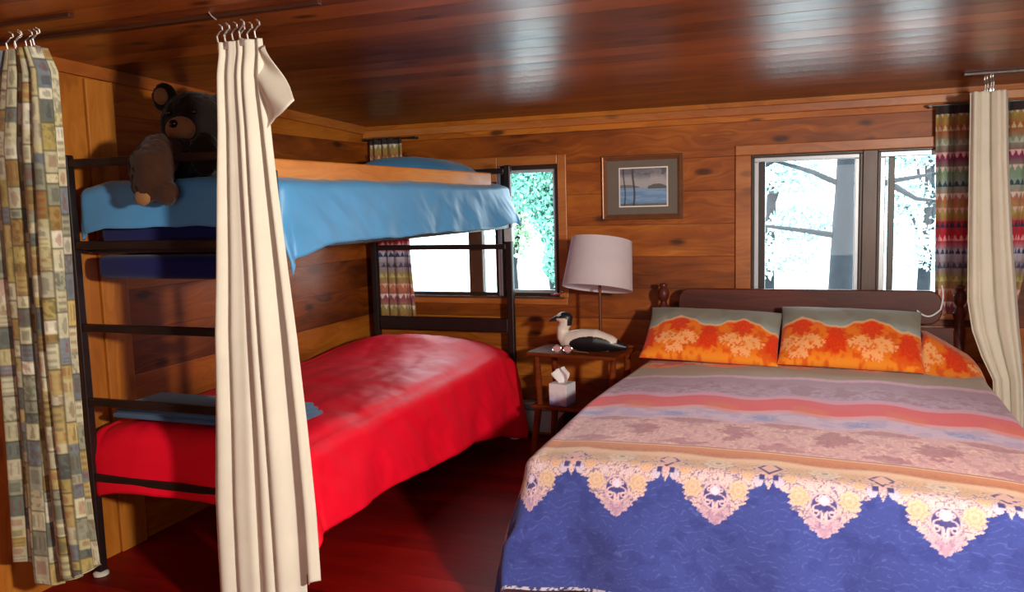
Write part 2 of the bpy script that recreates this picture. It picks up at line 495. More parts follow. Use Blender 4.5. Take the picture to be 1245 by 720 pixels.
# window 2
w2 = sroot('window_2', (.2, YB, .9))
b = B(); b.box(-.52, .95, YB-.022, YB, 1.80, 1.86, .005); b.box(-.52, -.43, YB-.022, YB, .90, 1.80, .005)
b.box(.86, .95, YB-.022, YB, .90, 1.80, .005); b.box(-.52, .95, YB-.022, YB, .84, .90, .005)
b.build('casing', M['pine_x'], w2)
b = B(); b.box(.183, .262, YB-.012, YB+.07, .90, 1.80, .004); b.build('mullion', M['mullion'], w2)
b = B(); rectframe(b, -.43, .183, .90, 1.80, .016, YB-.004, YB+.07, .003); b.build('sash_frame', M['sash_dark'], w2)
b = B(); rectframe(b, .262, .86, .90, 1.80, .012, YB-.004, YB+.07, .003); b.build('sash_frame', M['sash_dark'], w2)
b = B(); rectframe(b, -.414, .167, .916, 1.784, .026, YB+.012, YB+.045, .004); b.build('sash', M['alu'], w2)
b = B(); rectframe(b, .274, .848, .912, 1.788, .03, YB+.012, YB+.045, .004); b.build('sash', M['alu'], w2)
b = B(); b.box(-.388, -.352, YB+.02, YB+.07, .942, 1.758, .003); b.build('inner_stop', M['sash_dark'], w2)
b = B(); b.box(.318, .352, YB+.02, YB+.07, .942, 1.758, .003); b.build('inner_stop', M['sash_dark'], w2)
pane(w2, -.388, .141, .942, 1.758, YB+.03); pane(w2, .304, .818, .942, 1.758, YB+.03)

# ------------------------------------------------------------------ outdoors
struct(B().box(-40, 40, YB+.6, 60, -.9, -.8), 'ground', M['ground'])
def leaves(c, r, n, size, seed):
    rg = np.random.default_rng(seed)
    b = B()
    for i in range(n):
        d = rg.normal(size=3); d /= np.linalg.norm(d)
        p = np.array(c)+d*np.array(r)*rg.random()**.45
        a = rg.normal(size=3); a /= np.linalg.norm(a); q = np.cross(a, rg.normal(size=3)); q /= np.linalg.norm(q)
        s = size*(.6+.8*rg.random())
        b.add([p-a*s, p+q*s*.5, p+a*s, p-q*s*.5], [(0, 1, 2, 3)])
    return b
def tree(name, label, x, y, h, tr, crowns, mat, seed, group=None, n=500, size=.12):
    t = thing(name, label, 'tree', (x, y, -.8), group)
    rg = random.Random(seed)
    pts = [(x+rg.uniform(-.03, .03)*k, y, -.8+h*k/7) for k in range(8)]
    b = B(); b.tube(pts, [tr*(1-.75*k/7) for k in range(8)], 10)
    for (cx, cy, cz, rx, rz) in crowns:
        b.tube([(x, y, max(-.2, cz-.6)), ((x+cx)/2, (y+cy)/2, cz-.25), (cx, cy, cz)], [tr*.3, tr*.2, tr*.08], 7)
    b.build('trunk', M['bark'], t, smooth=True)
    b = B()
    for i, (cx, cy, cz, rx, rz) in enumerate(crowns):
        q = leaves((cx, cy, cz), (rx, rx*.8, rz), n, size, seed*31+i); b.add(q.v, q.f)
    b.build('foliage', mat, t)
    return t
# big bare-branched trunk seen through the window over the bed
t = thing('pine_tree', 'grey pine trunk with bare branches close outside the window over the double bed', 'tree', (.13, 8.6, -.8))
b = B(); b.tube([(.10, 8.6, -.8), (.12, 8.6, .4), (.15, 8.6, 1.2), (.19, 8.6, 2.2), (.22, 8.6, 4.0), (.2, 8.6, 6)], [.15, .125, .115, .10, .09, .05], 14)
b.build('trunk', M['bark'], t, smooth=True)
for path in ([(.17, 8.6, 1.62), (-.15, 8.5, 1.78), (-.5, 8.45, 1.90), (-.95, 8.4, 2.06)], [(.15, 8.6, 1.15), (-.2, 8.5, 1.22), (-.6, 8.4, 1.28), (-1.0, 8.3, 1.40)],
             [(.2, 8.6, 1.75), (.5, 8.5, 1.66), (.9, 8.4, 1.72), (1.3, 8.4, 1.9)], [(.2, 8.6, 2.0), (.0, 8.5, 2.05), (-.3, 8.4, 2.12)],
             [(-.5, 8.45, 1.90), (-.7, 8.4, 1.78), (-.9, 8.4, 1.7)], [(.5, 8.5, 1.66), (.75, 8.45, 1.5), (1.0, 8.4, 1.46)]):
    n = len(path); b = B(); b.tube(path, [.03*(1-.75*k/(n-1)) for k in range(n)], 8); b.build('branch', M['bark'], t, smooth=True)
tree('spruce_tree', 'blue green tree crown left of the trunk outside the window over the double bed', -.75, 12, 5, .1, [(-.75, 12, .75, .9, .35), (-.5, 12, 1.9, .7, .35), (-.3, 12, 1.2, .5, .25)], M['leaf_b'], 3, n=2600, size=.04)
tree('leafy_tree', 'pale leafy tree outside the half covered pane beside the triangle curtain', 1.15, 12, 5, .1, [(1.2, 12, .9, .6, .35), (1.0, 12, 2.1, .5, .25), (.9, 12, 1.5, .4, .3)], M['leaf_b'], 5, n=1800, size=.04)
tree('leafy_tree', 'green leafy tree filling the narrow pane between bunk bed and lamp', -3.35, 10.5, 5, .09, [(-3.6, 10.5, 1.9, .55, .5), (-3.2, 10.6, 1.4, .55, .5), (-3.1, 10.4, .8, .4, .4)], M['leaf_a'], 8, n=3600, size=.04)
tree('birch_tree', 'yellow green tree behind the pane below the blue bunk duvet', -4.3, 11.5, 5, .08, [(-4.3, 11.5, 1.2, .3, .5)], M['leaf_c'], 9, n=900, size=.04)

# ------------------------------------------------------------------ bunk bed
BX0, BX1, BY0, BY1 = -2.93, -1.93, 2.60, 5.06
bunk = thing('bunk_bed', 'dark metal framed bunk bed with ladder rails and pine guard board', 'bunk bed', (-2.43, 3.83, 0))
for (x, y, h) in ((BX0, BY0, 1.80), (BX1, BY0, 1.70), (BX0, BY1, 1.80), (BX1, BY1, 1.80)):
    b = B(); b.box(x-.022, x+.022, y-.02, y+.02, .02, h, .006)
    pst = b.build('post', M['bunk'], bunk)
    B().lathe([(.02, 0), (.032, .002), (.032, .012), (.02, .02)], (x, y, 0), 16).build('foot', M['rubber'], pst, smooth=True, label='white plastic foot')
for (y, zs) in ((BY0, (1.765, 1.43, 1.085, .77, .44)), (BY1, (1.765, 1.43, 1.277, .76, .44))):
    for z in zs:
        h = .017 if not (y == BY1 and z == .76) else .045
        B().box(BX0+.022, BX1-.022, y-.013, y+.013, z-h, z+h, .006).build('end_rail', M['bunk'], bunk)
for (x) in (BX0, BX1):
    for z in (.40, 1.42):
        B().box(x-.012, x+.012, BY0+.02, BY1-.02, z-.025, z+.025, .005).build('side_rail', M['bunk'], bunk)
for z in (.385, 1.405):
    b = B()
    for k in range(12):
        y = BY0+.12+k*.2
        b.box(BX0+.012, BX1-.012, y-.035, y+.035, z-.012, z+.008)
    b.build('slat_base', M['bunk'], bunk)
B().box(-1.985, -1.962, BY0+.03, 4.86, 1.665, 1.748, .008).build('guard_board', M['guard'], bunk, label='orange pine guard board')
b = B(); b.box(BX1-.028, BX1+.028, BY1-.024, BY1+.026, 1.31, 1.40, .004); b.build('bracket', M['alu'], bunk, label='pale grey joint bracket')

def rbox(x0, x1, y0, y1, z0, z1, r):
    return B().box(x0, x1, y0, y1, z0, z1, r, seg=4)
mt = rbox(BX0+.05, BX1-.055, BY0+.075, BY1-.06, 1.415, 1.615, .05).build('mattress', M['navy'], smooth=True)
tag(mt, 'navy blue mattress showing under the sky blue duvet on the upper bunk', 'mattress')
mt2 = rbox(BX0+.05, BX1-.055, BY0+.04, BY1-.06, .395, .56, .05).build('mattress', M['white_tick'], smooth=True)
tag(mt2, 'pale mattress under the red duvet on the lower bunk', 'mattress')
bx = rbox(BX0+.06, -2.18, BY0+.05, 2.98, 1.285, 1.383, .03).build('storage_bag', M['navy'], smooth=True)
tag(bx, 'navy underbed pad hanging below the upper bunk behind the end rails', 'pad')

def drape(xl, xr, yf, yh, ztop, ohL, ohR, ohF, ohH, R, du, wav=.012, flare=.10, kx=9., seed=0, zmin=.02):
    """cloth laid over a bed: returns P (nv,nu,3), s, t, drop.  xl,xr = functions of y; yf = function of x"""
    Wd = xr(3.5)-xl(3.5); T = yh-yf(0.0)
    nu = int((Wd+ohL+ohR)/du)+1; nv = int((T+ohF+ohH)/du)+1
    s = np.linspace(-ohL, Wd+ohR, nu)[None, :].repeat(nv, 0)
    t = np.linspace(-ohF, T+ohH, nv)[:, None].repeat(nu, 1)
    sc = np.clip(s, 0, Wd); tcl = np.clip(t, 0, T)
    xa = xl(3.5)+sc
    Y = yf(xa)+tcl*(yh-yf(xa))/T
    X = xl(Y)+sc*(xr(Y)-xl(Y))/Wd
    dx = s-sc; dy = t-tcl
    r = np.hypot(dx, dy); rs = np.maximum(r, 1e-9)
    ux, uy = dx/rs, dy/rs
    q = R*PI/2
    th = np.minimum(r/R, PI/2)
    hang = np.maximum(r-q, 0)
    out = R*np.sin(th)+flare*hang
    down = R*(1-np.cos(th))+hang*math.sqrt(1-min(flare, .9)**2)
    along = np.where(np.abs(dx) > np.abs(dy), t, s)
    ph = fbm(along*1.7+seed, hang*.8+seed, 2)*7
    out = out+wav*np.sin(along*kx+ph)*sstep(.02, .28, hang)
    X = X+ux*out; Y = Y+uy*out
    Z = ztop(X, Y)-down
    return np.stack([X, Y, np.maximum(Z, zmin)], -1), s, t, r

# sky blue duvet, upper bunk
def zt(X, Y):
    e = np.clip(np.minimum(np.abs(X-(-2.87)), np.abs(-1.93-X))/.1, 0, 1)
    return 1.668+.022*e+.02*(fbm(X*5, Y*4)-.5)
P, s, t, r = drape(lambda y: -2.87+0*y, lambda y: -1.945+0*y, lambda x: 2.668+0*x, 4.98, zt, .12, .345, .22, .16, .05, .014, wav=.010, flare=.06, kx=17, seed=3)
yy = P[..., 1]
hem = 1.325+.05*sstep(2.6, 2.95, yy)+.03*sstep(4.6, 5.05, yy)
side = sstep(-1.95, -1.92, P[..., 0])
P[..., 2] = np.where(P[..., 2] < 1.66, 1.66-(1.66-P[..., 2])*np.where(side > .5, (1.66-hem)/.34, 1.0), P[..., 2])
# far corner puffs outward
k = sstep(4.5, 5.05, yy)*side*sstep(1.66, 1.42, P[..., 2])
P[..., 0] += .05*k
wr = (fbm(P[..., 1]*9+.6*P[..., 2]*14, P[..., 2]*6, 3)-.5)*.022*sstep(.03, .15, r)
P[..., 0] += wr*side; P[..., 1] += wr*(1-side)
d = grid_obj('duvet', P, M['blue'], thick=.012)
tag(d, 'sky blue duvet hanging over the edge of the upper bunk', 'duvet')

def pillow_mesh(w, h, T, n=160, sag=.0):
    """closed pillow in local coords, x across, y up the pillow, z thickness; returns verts, faces, (u,v)"""
    us = np.linspace(-1, 1, n); U, V = np.meshgrid(us, us)
    edge = (1-np.abs(U)**3.2)*(1-np.abs(V)**3.2)
    th = T*np.clip(edge, 0, 1)**.55
    X = U*w/2*(1-.05*(1-np.abs(V)**2)*np.abs(U)**4*0-.05*(1-V**2)*0)
    X = w/2*U*(1-.035*(1-np.abs(V)**3))
    Yp = h/2*V*(1-.04*(1-np.abs(U)**3))
    wr = (fbm(X*9+5, Yp*9+2)-.5)*.018*np.clip(edge, 0, 1)
    return np.stack([X, Yp, th+wr], -1), np.stack([X, Yp, -th*.7+wr], -1), U, V

def pillow_obj(name, w, h, T, M4, mat, cols=None, parent=None):
    A, Bk, U, V = pillow_mesh(w, h, T)
    n = U.shape[0]
    both = np.concatenate([A.reshape(-1, 3), Bk.reshape(-1, 3)])
    Mx = np.array(M4)
    both = both@Mx[:3, :3].T+Mx[:3, 3]
    idx = np.arange(n*n).reshape(n, n)
    F = np.stack([idx[:-1, :-1], idx[:-1, 1:], idx[1:, 1:], idx[1:, :-1]], -1).reshape(-1, 4)
    F2 = F[:, ::-1]+n*n
    me = bpy.data.meshes.new(name)
    me.from_pydata(both.tolist(), [], F.tolist()+F2.tolist())
    bmx = bmesh.new(); bmx.from_mesh(me)
    me.polygons.foreach_set('use_smooth', np.ones(len(me.polygons), dtype=bool))
    bmx.free()
    if cols is not None:
        at = me.color_attributes.new('pattern', 'FLOAT_COLOR', 'POINT')
        c4 = np.ones((2*n*n, 4), np.float32); c4[:n*n, :3] = cols(U, V).reshape(-1, 3); c4[n*n:, :3] = c4[:n*n, :3]
        at.data.foreach_set('color', c4.ravel())
    me.materials.append(mat)
    o = bpy.data.objects.new(name, me); COL.objects.link(o)
    bm2 = bmesh.new(); bm2.from_mesh(me); bmesh.ops.remove_doubles(bm2, verts=bm2.verts, dist=1e-5)
    bmesh.ops.recalc_face_normals(bm2, faces=bm2.faces[:]); bm2.to_mesh(me); bm2.free()
    return o

Mp = Matrix.Translation((-2.42, 4.76, 1.772)) @ Matrix.Rotation(math.radians(4), 4, 'Y')
p = pillow_obj('pillow', .66, .44, .085, Mp, M['bluepil'])
tag(p, 'blue pillow on the upper bunk by the window', 'pillow')

# red duvet, lower bunk
def ztr(X, Y):
    hump = .085*sstep(4.2, 4.75, Y)*np.clip(1-((X+2.47)/.62)**2, 0, 1)
    e = np.clip(np.minimum(np.abs(X+2.9), np.abs(-1.92-X))/.22, 0, 1)
    puff = .008*np.abs(np.sin(X*8.5))*np.abs(np.sin(Y*7))
    return .635+.035*np.sqrt(e)+hump+puff-.06*sstep(4.55, 4.98, Y)+.014*(fbm(X*7, Y*6)-.5)
P, s, t, r = drape(lambda y: -2.90+0*y, lambda y: -1.97+0*y, lambda x: 2.71+0*x, 4.93, ztr, .07, .50, .34, .14, .10, .014, wav=.013, flare=.10, kx=13, seed=9)
yy = P[..., 1]; side = sstep(-1.97, -1.90, P[..., 0])
hem = .29-.0*yy-.05*sstep(3.2, 3.9, yy)-.11*sstep(4.0, 4.9, yy)
low = P[..., 2] < .62
P[..., 2] = np.where(low & (side > .5), .62-(.62-P[..., 2])*(.62-hem)/.40, P[..., 2])
k = sstep(4.2, 5.0, yy)*side*sstep(.66, .3, P[..., 2]); P[..., 0] += .03*k
wr = (fbm(P[..., 1]*8+P[..., 2]*5, P[..., 2]*5+3, 3)-.5)*.03*sstep(.05, .2, r)
fine = fbm(P[..., 0]*16+P[..., 1]*6, P[..., 1]*9-P[..., 0]*4, 3)-.5
P[..., 2] += .008*fine*sstep(.12, .0, r)
P[..., 0] += wr*side; P[..., 1] += wr*(1-side)
d = grid_obj('duvet', P, M['red'], thick=.015)
tag(d, 'bright red duvet on the lower bunk hanging towards the floor', 'duvet')
# folded grey blanket at its foot
b = B()
for i in range(3):
    b.box(-2.86+.01*i, -1.99-.015*i, 2.66+.012*i, 2.95-.01*i, .688+.018*i, .706+.018*i, .0085, seg=3)
o = b.build('blanket', M['greyblanket'], smooth=True); tag(o, 'folded blue grey blanket across the near end of the red duvet', 'blanket')

# ------------------------------------------------------------------ teddy bear
def remeshed(b, name, mat, voxel, parent=None, fuzz=0.0):
    me = bpy.data.meshes.new(name); me.from_pydata(b.v, [], b.f)
    o = bpy.data.objects.new('tmp', me); COL.objects.link(o)
    md = o.modifiers.new('r', 'REMESH'); md.mode = 'VOXEL'; md.voxel_size = voxel
    sm = o.modifiers.new('s', 'SMOOTH'); sm.iterations = 6; sm.factor = .5
    dg = bpy.context.evaluated_depsgraph_get()
    me2 = bpy.data.meshes.new_from_object(o.evaluated_get(dg))
    bpy.data.objects.remove(o); bpy.data.meshes.remove(me)
    me2.name = name
    n = len(me2.vertices); co = np.empty(n*3, np.float32); me2.vertices.foreach_get('co', co); co = co.reshape(-1, 3)
    if fuzz:
        no = np.empty(n*3, np.float32); me2.vertices.foreach_get('normal', no); no = no.reshape(-1, 3)
        h = fbm(co[:, 0]*60+co[:, 2]*23, co[:, 1]*60+co[:, 2]*41, 2)-.4
        co = co+no*(h*fuzz)[:, None]
    o0 = np.array(origin(parent)[:]) if parent else np.zeros(3)
    me2.vertices.foreach_set('co', (co-o0).astype(np.float32).ravel())
    me2.polygons.foreach_set('use_smooth', np.ones(len(me2.polygons), dtype=bool))
    me2.materials.clear(); me2.materials.append(mat); me2.update()
    o = bpy.data.objects.new(name, me2); COL.objects.link(o)
    if parent: o.parent = parent; ORG[o] = Vector(o0)
    return o, co
bear = thing('teddy_bear', 'large dark brown teddy bear with tan muzzle sitting on the upper bunk', 'teddy bear', (-2.58, 2.95, 1.69))
HC = Vector((-2.535, 2.93, 1.925))
RH = Matrix.Rotation(math.radians(14), 3, 'Z')
hp = lambda x, y, z: HC+RH @ Vector((x, y, z))
b = B()
b.ball((-2.53, 3.02, 1.83), (.155, .13, .14)); b.ball(HC, (.155, .135, .138))
b.ball(hp(0, -.09, -.03), (.085, .08, .065))
for sx in (-1, 1):
    b.ball(hp(sx*.15, .02, .125), (.062, .035, .06))
b.tube([(-2.66, 2.98, 1.86), (-2.78, 2.93, 1.80), (-2.85, 2.86, 1.745)], [.065, .06, .05], 14)
b.tube([(-2.42, 2.98, 1.86), (-2.33, 2.92, 1.79), (-2.30, 2.86, 1.745)], [.065, .06, .05], 14)
b.tube([(-2.56, 2.93, 1.77), (-2.50, 2.80, 1.775), (-2.46, 2.68, 1.765)], [.085, .085, .075], 16)
b.tube([(-2.43, 2.93, 1.765), (-2.36, 2.82, 1.77), (-2.33, 2.74, 1.77)], [.08, .075, .06], 14)
b.ball((-2.325, 2.72, 1.78), (.065, .05, .085))
o, _ = remeshed(b, 'body', M['fur'], .011, bear, fuzz=.018)
b = B()
b.tube([(-2.47, 2.70, 1.80), (-2.455, 2.62, 1.79), (-2.44, 2.555, 1.735), (-2.43, 2.54, 1.655), (-2.425, 2.545, 1.60)], [.05, .075, .085, .075, .05], 18)
b.ball((-2.37, 2.54, 1.63), (.05, .05, .045))
o, _ = remeshed(b, 'leg', M['fur_leg'], .009, bear, fuzz=.016); o['label'] = 'lighter brown leg dangling over the duvet edge'
b = B(); b.ball((-2.44, 2.495, 1.615), (.038, .02, .032)); b.build('foot_pad', M['muzzle'], bear, smooth=True, label='tan foot sole')
b = B(); b.ball(hp(-.0, -.145, -.03), (.068, .045, .052)); b.build('muzzle', M['muzzle'], bear, smooth=True, label='tan plush muzzle')
b = B(); b.ball(hp(-.008, -.188, -.012), (.022, .014, .016)); b.build('nose', M['black'], bear, smooth=True, label='black nose')
for sx in (-1, 1):
    b = B(); b.ball(hp(sx*.055, -.128, .04), .012); b.build('eye', M['black'], bear, smooth=True, label='black glass eye')
    b = B(); b.ball(hp(sx*.15, -.008, .125), (.036, .02, .036)); b.build('ear_lining', M['muzzle'], bear, smooth=True, label='tan ear lining')

# ------------------------------------------------------------------ curtains
def curtain_pts(zs, left, right, y, nfold, amp, du=.006, phase=0., xamp=.22, ywob=.0, seed=0):
    """zs descending list; left/right edge x at those z.  returns P, U(0..1 across), Z"""
    z = np.arange(zs[-1], zs[0]+1e-6, .006)[::-1]
    zl = np.interp(z, zs[::-1], left[::-1]); zr = np.interp(z, zs[::-1], right[::-1])
    nu = int(max(right[i]-left[i] for i in range(len(zs)))*2.2/du)
    u = np.linspace(0, 1, nu)
    U, Z = np.meshgrid(u, z)
    w = (zr-zl)[:, None]
    warp = U+.035*np.sin(U*9+seed)+.02*np.sin(U*17+Z*.7+seed)
    ph = 2*PI*nfold*warp+phase+.5*np.sin(Z*1.3+seed)
    a = amp*(.55+.6*fbm(U*5+seed, Z*.8, 2))
    Y = y+a*np.sin(ph)+.25*a*np.sin(2.3*ph+1)
    X = zl[:, None]+w*U+xamp*w/nfold*np.cos(ph)*np.minimum(U*6, 1)*np.minimum((1-U)*6, 1)
    Y = Y+ywob*np.sin(Z*2+seed)
    return np.stack([X, Y, Z], -1), U, Z

def hook_mesh():
    b = B()
    b.tube([(0, 0, .0), (0, -.012, .006), (0, -.016, .03), (0, 0, .052), (0, .014, .062), (0, .012, .076), (0, -.002, .082)], .0028, 7)
    b.box(-.007, .007, -.008, .008, -.028, .004, .003)
    return b
HB = hook_mesh()
def add_hooks(root, pts, mat, k=.8):
    first = None
    for (x, y, z) in pts:
        if first is None:
            q = B(); q.add([(v[0]*1.3+x, v[1]+y, v[2]*k+z) for v in HB.v], HB.f)
            first = q.build('hook', mat, root, smooth=True)
            base = Vector((x, y, z))
        else:
            c = first.copy(); COL.objects.link(c); c.parent = root
            c.location = Vector((x, y, z))-base
            ORG[c] = ORG[first]

# curtain tracks under the ceiling
def track(name, label, x0, x1, y, th=.008):
    b = B(); b.box(x0, x1, y-.011, y+.011, zc(y)-.014, zc(y)+.0, .002)
    o = b.build(name, M['ceil_rail'], None); tag(o, label, 'curtain rail'); return o
M['ceil_rail'] = plain('brown curtain rail', (66, 34, 22), .4)
track('curtain_rail', 'brown ceiling rail carrying the two curtains in front of the bunk bed', XL+.03, -1.55, 2.40)
track('curtain_rail', 'brown ceiling rail above the narrow cream curtain beside the double bed', .62, .92, 4.75)

# cream curtain, centre
k = 2.4/2.45
zs = [2.125, 2.08, 1.95, 1.83, 1.62, 1.35, 1.12, .8, .5, .27, .06]
le = [-2.012, -2.01, -2.02, -2.03, -2.055, -2.085, -2.115, -2.14, -2.165, -2.17, -2.17]
ri = [-1.815, -1.812, -1.812, -1.80, -1.785, -1.762, -1.742, -1.72, -1.704, -1.70, -1.70]
P, U, Z = curtain_pts(zs, [x*k for x in le], [x*k for x in ri], 2.40, 5.0, .034, phase=.6, seed=2)
# pinch at the heading
pin = sstep(2.0, 2.125, Z); P[..., 1] = 2.40+(P[..., 1]-2.40)*(1-.45*pin)
# hem: right-hand panel ends higher than the rest
hemz = .235+.035*(1-U)
fold = sstep(.80, .86, U)
P[..., 2] = np.where(Z < hemz, np.where(fold > .5, np.maximum(Z, hemz+.02*np.sin(U*40)), Z), P[..., 2])
cu = thing('curtain', 'cream canvas curtain bunched up hanging in front of the bunk bed', 'curtain', (-1.93, 2.40, 0))
grid_obj('panel', P, M['cream'], cu, thick=.003)
# folded-over top corner
fl = []
A0 = Vector((-1.80*k, 2.385, 2.10)); A1 = Vector((-1.655*k, 2.36, 1.905)); A2 = Vector((-1.81*k, 2.385, 1.825))
nn = 26
pts = np.zeros((nn, nn, 3)); 
for i in range(nn):
    for j in range(nn):
        u = i/(nn-1); v = j/(nn-1)
        top = A0.lerp(A1, u); bot = Vector((-1.84*k, 2.385, 2.06)).lerp(A2, u)
        p = top.lerp(bot, v)
        bul = math.sin(PI*v)*.028*u+.012*math.sin(u*7+v*6)
        tip = Vector((.012, 0, -.006))*math.sin(PI*min(1, v*1.6))*u
        pts[i, j] = (p.x+tip.x, p.y-bul-.02*(1-v)*u, p.z+tip.z)
grid_obj('folded_corner', pts, M['cream'], cu, thick=.003, label='unhooked top corner flopping outwards')
add_hooks(cu, [((-1.995+.021*i)*k*1.0, 2.40+.016*math.sin(i*2.1), 2.122+.006*math.sin(i*3)) for i in range(8)], M['clearclip'])
b = B(); b.tube([(-1.965*1.0, 2.40, 2.205), (-1.972, 2.385, 2.215), (-1.978, 2.37, 2.235)], .0025, 6); b.build('hook', M['clearclip'], cu, smooth=True)

# pictorial patchwork curtain at the left edge
def camp_print(U, Z, width):
    x = U*width; h, w = U.shape
    c = np.ones(U.shape+(3,))*lin((176, 162, 132))
    rg = np.random.default_rng(5)
    pal = [(200, 194, 160), (212, 208, 186), (150, 124, 76), (172, 156, 96), (122, 130, 136), (108, 114, 106), (192, 188, 160), (184, 164, 108), (154, 156, 134), (206, 202, 168), (198, 194, 164), (194, 186, 140)]
    ink = [(60, 62, 66), (150, 56, 36), (108, 74, 42), (60, 70, 60), (128, 60, 44), (90, 88, 84), (46, 44, 46)]
    cw = .054
    ci = np.floor(x/cw).astype(int)
    for i in range(ci.max()+1):
        m0 = ci == i
        z = 2.25-rg.random()*.05
        while z > -.05:
            hgt = rg.choice([.035, .05, .065, .08, .095])
            m = m0 & (Z <= z) & (Z > z-hgt)
            if m.any():
                c[m] = lin(pal[rg.integers(len(pal))])*(.85+.3*rg.random())
                lx = (x-i*cw)/cw; lz = (z-Z)/hgt
                k = rg.integers(6); kk = lin(ink[rg.integers(len(ink))])
                if k == 0: mm = m & (((lx-.5)/.28)**2+((lz-.55)/.32)**2 < 1)
                elif k == 1: mm = m & (np.abs(lx-.5) < .26*(lz)) & (lz > .15) & (lz < .85)
                elif k == 2: mm = m & (np.sin(lz*22) > .2) & (lx > .15) & (lx < .85)
                elif k == 3: mm = m & (fbm(x*70+i*9, Z*70, 2) > .55)
                elif k == 4: mm = m & (np.abs(lx-.5) < .3) & (np.abs(lz-.5) < .28)
                else: mm = m & (np.sin(lx*18+i) > .45) & (np.abs(lz-.5) < .3)
                c[mm] = kk*.45+c[mm]*.55
                bd = m & ((lx < .04) | (lx > .96) | (lz < .05)); c[bd] = lin((84, 78, 58))*.8+c[bd]*.2
            z -= hgt
    n = fbm(x*90, Z*90, 2)
    return c*(.82+.36*n)[..., None]
k2 = 2.2/2.45
zs = [2.135, 2.05, 1.8, 1.4, 1.1, .75, .45, .25, .16]
zs = [z for z in zs]
le = [-3.05, -3.11, -3.2, -3.2, -3.2, -3.215, -3.235, -3.25, -3.25]
ri = [-2.845, -2.80, -2.80, -2.812, -2.822, -2.82, -2.805, -2.79, -2.785]
P, U, Z = curtain_pts(zs, [x*k2 for x in le], [x*k2 for x in ri], 2.20, 4.0, .032, phase=1.2, seed=6)
hz = np.interp(U, [0, .22, .25, .5, .52, .8, .83, 1], [.255, .235, .18, .165, .22, .205, .235, .265])
P[..., 2] = np.maximum(P[..., 2], hz)
pc = thing('curtain', 'beige curtain printed with small camp pictures beside the dark bunk post', 'curtain', (-2.68, 2.20, 0))
grid_obj('panel', P, M['print'], pc, cols=camp_print(U, Z, .75), thick=.003)
add_hooks(pc, [(-2.70+.028*i, 2.205+.012*math.sin(i*2.3), 2.135) for i in range(6)], M['clearclip'])
track('curtain_rail', 'short brown ceiling rail above the camp print curtain', XL+.03, -2.4, 2.20)

# triangle print curtains at the windows
def tri_print(x, Z, seed=0):
    rh = .074; bw = .030
    pal = [((226, 216, 206), 0, (170, 150, 84)), ((214, 194, 156), 1, (176, 108, 66)), ((196, 204, 186), 1, (152, 158, 134)), ((236, 194, 190), 0, (146, 58, 106)),
           ((238, 208, 208), 0, (134, 168, 136)), ((62, 92, 104), 1, (160, 182, 172)), ((236, 226, 216), 0, (198, 132, 104)), ((242, 194, 194), 0, (184, 168, 98)),
           ((62, 68, 98), 1, (196, 62, 76)), ((242, 176, 180), 1, (204, 52, 70)), ((62, 78, 118), 1, (196, 192, 208)), ((84, 90, 124), 1, (168, 152, 162)),
           ((208, 198, 136), 1, (170, 156, 100)), ((236, 200, 186), 0, (206, 134, 98)), ((240, 224, 214), 0, (170, 90, 110))]
    c = np.zeros(x.shape+(3,))
    q = (1.985-Z)/rh; ri = np.floor(q).astype(int); fr = q-ri
    for i in range(ri.min(), ri.max()+1):
        m = ri == i
        if not m.any(): continue
        t, upw, band = pal[i % len(pal)]; nxt = pal[(i+1) % len(pal)][2]
        g = np.clip((fr[m]-.45)/.55, 0, 1)[:, None]
        c[m] = (lin(band)*(1-g)+(lin(nxt)*.6+lin(band)*.4)*g)
        lx = np.abs(((x/bw+.5*(i % 2)) % 1)-.5)*2
        lz = fr/.46
        tri = m & (fr < .46) & ((lx < lz) if upw else (lx < 1-lz))
        c[tri] = lin(t)*(.9+.2*vnoise(np.floor(x/bw)*7.3, np.full_like(x, i*3.1)))[tri][:, None]
    return c*(.88+.24*fbm(x*60, Z*60, 2))[..., None]
def tri_curtain(label, zs, le, ri, y, nf, amp, seed, loc):
    P, U, Z = curtain_pts(zs, le, ri, y, nf, amp, seed=seed, xamp=.07)
    t = thing('curtain', label, 'curtain', loc)
    x = U*(ri[0]-le[0])*1.35
    c = tri_print(x, Z, seed)
    top = Z > zs[0]-.045
    c[top] = lin((60, 52, 54))
    grid_obj('panel', P, M['print'], t, cols=c, thick=.003)
    return t
tri_curtain('coloured triangle print curtain beside the cream curtain at the double bed', [2.015, 1.6, 1.2, .88], [.54, .55, .56, .565], [1.04, 1.03, 1.0, .945], 5.125, 7, .018, 1, (.76, 5.12, 0))
tri_curtain('triangle print curtain in the corner behind the bunk bed', [2.03, 1.6, 1.2, .785], [-2.975, -2.985, -2.99, -2.99], [-2.725, -2.71, -2.69, -2.665], 5.135, 4, .016, 2, (-2.83, 5.13, 0))
for (x0, x1, lab) in ((-3.02, -1.58, 'thin dark curtain rod above the window behind the bunk bed'), (-.55, 1.12, 'thin dark curtain rod above the window over the double bed')):
    t = thing('curtain_rod', lab, 'curtain rod', ((x0+x1)/2, YB, 2.0))
    if x0 < -1: x1 = -2.62
    else: x0 = .5
    b = B(); b.tube([(x0, 5.13, 2.018), (x1, 5.13, 2.018)], .006, 10); b.build('rod', M['bunk'], t, smooth=True)
    for x in (x0+.015, x1-.015):
        b = B(); b.box(x-.006, x+.006, 5.125, 5.2, 2.010, 2.026); b.build('bracket', M['bunk'], t)

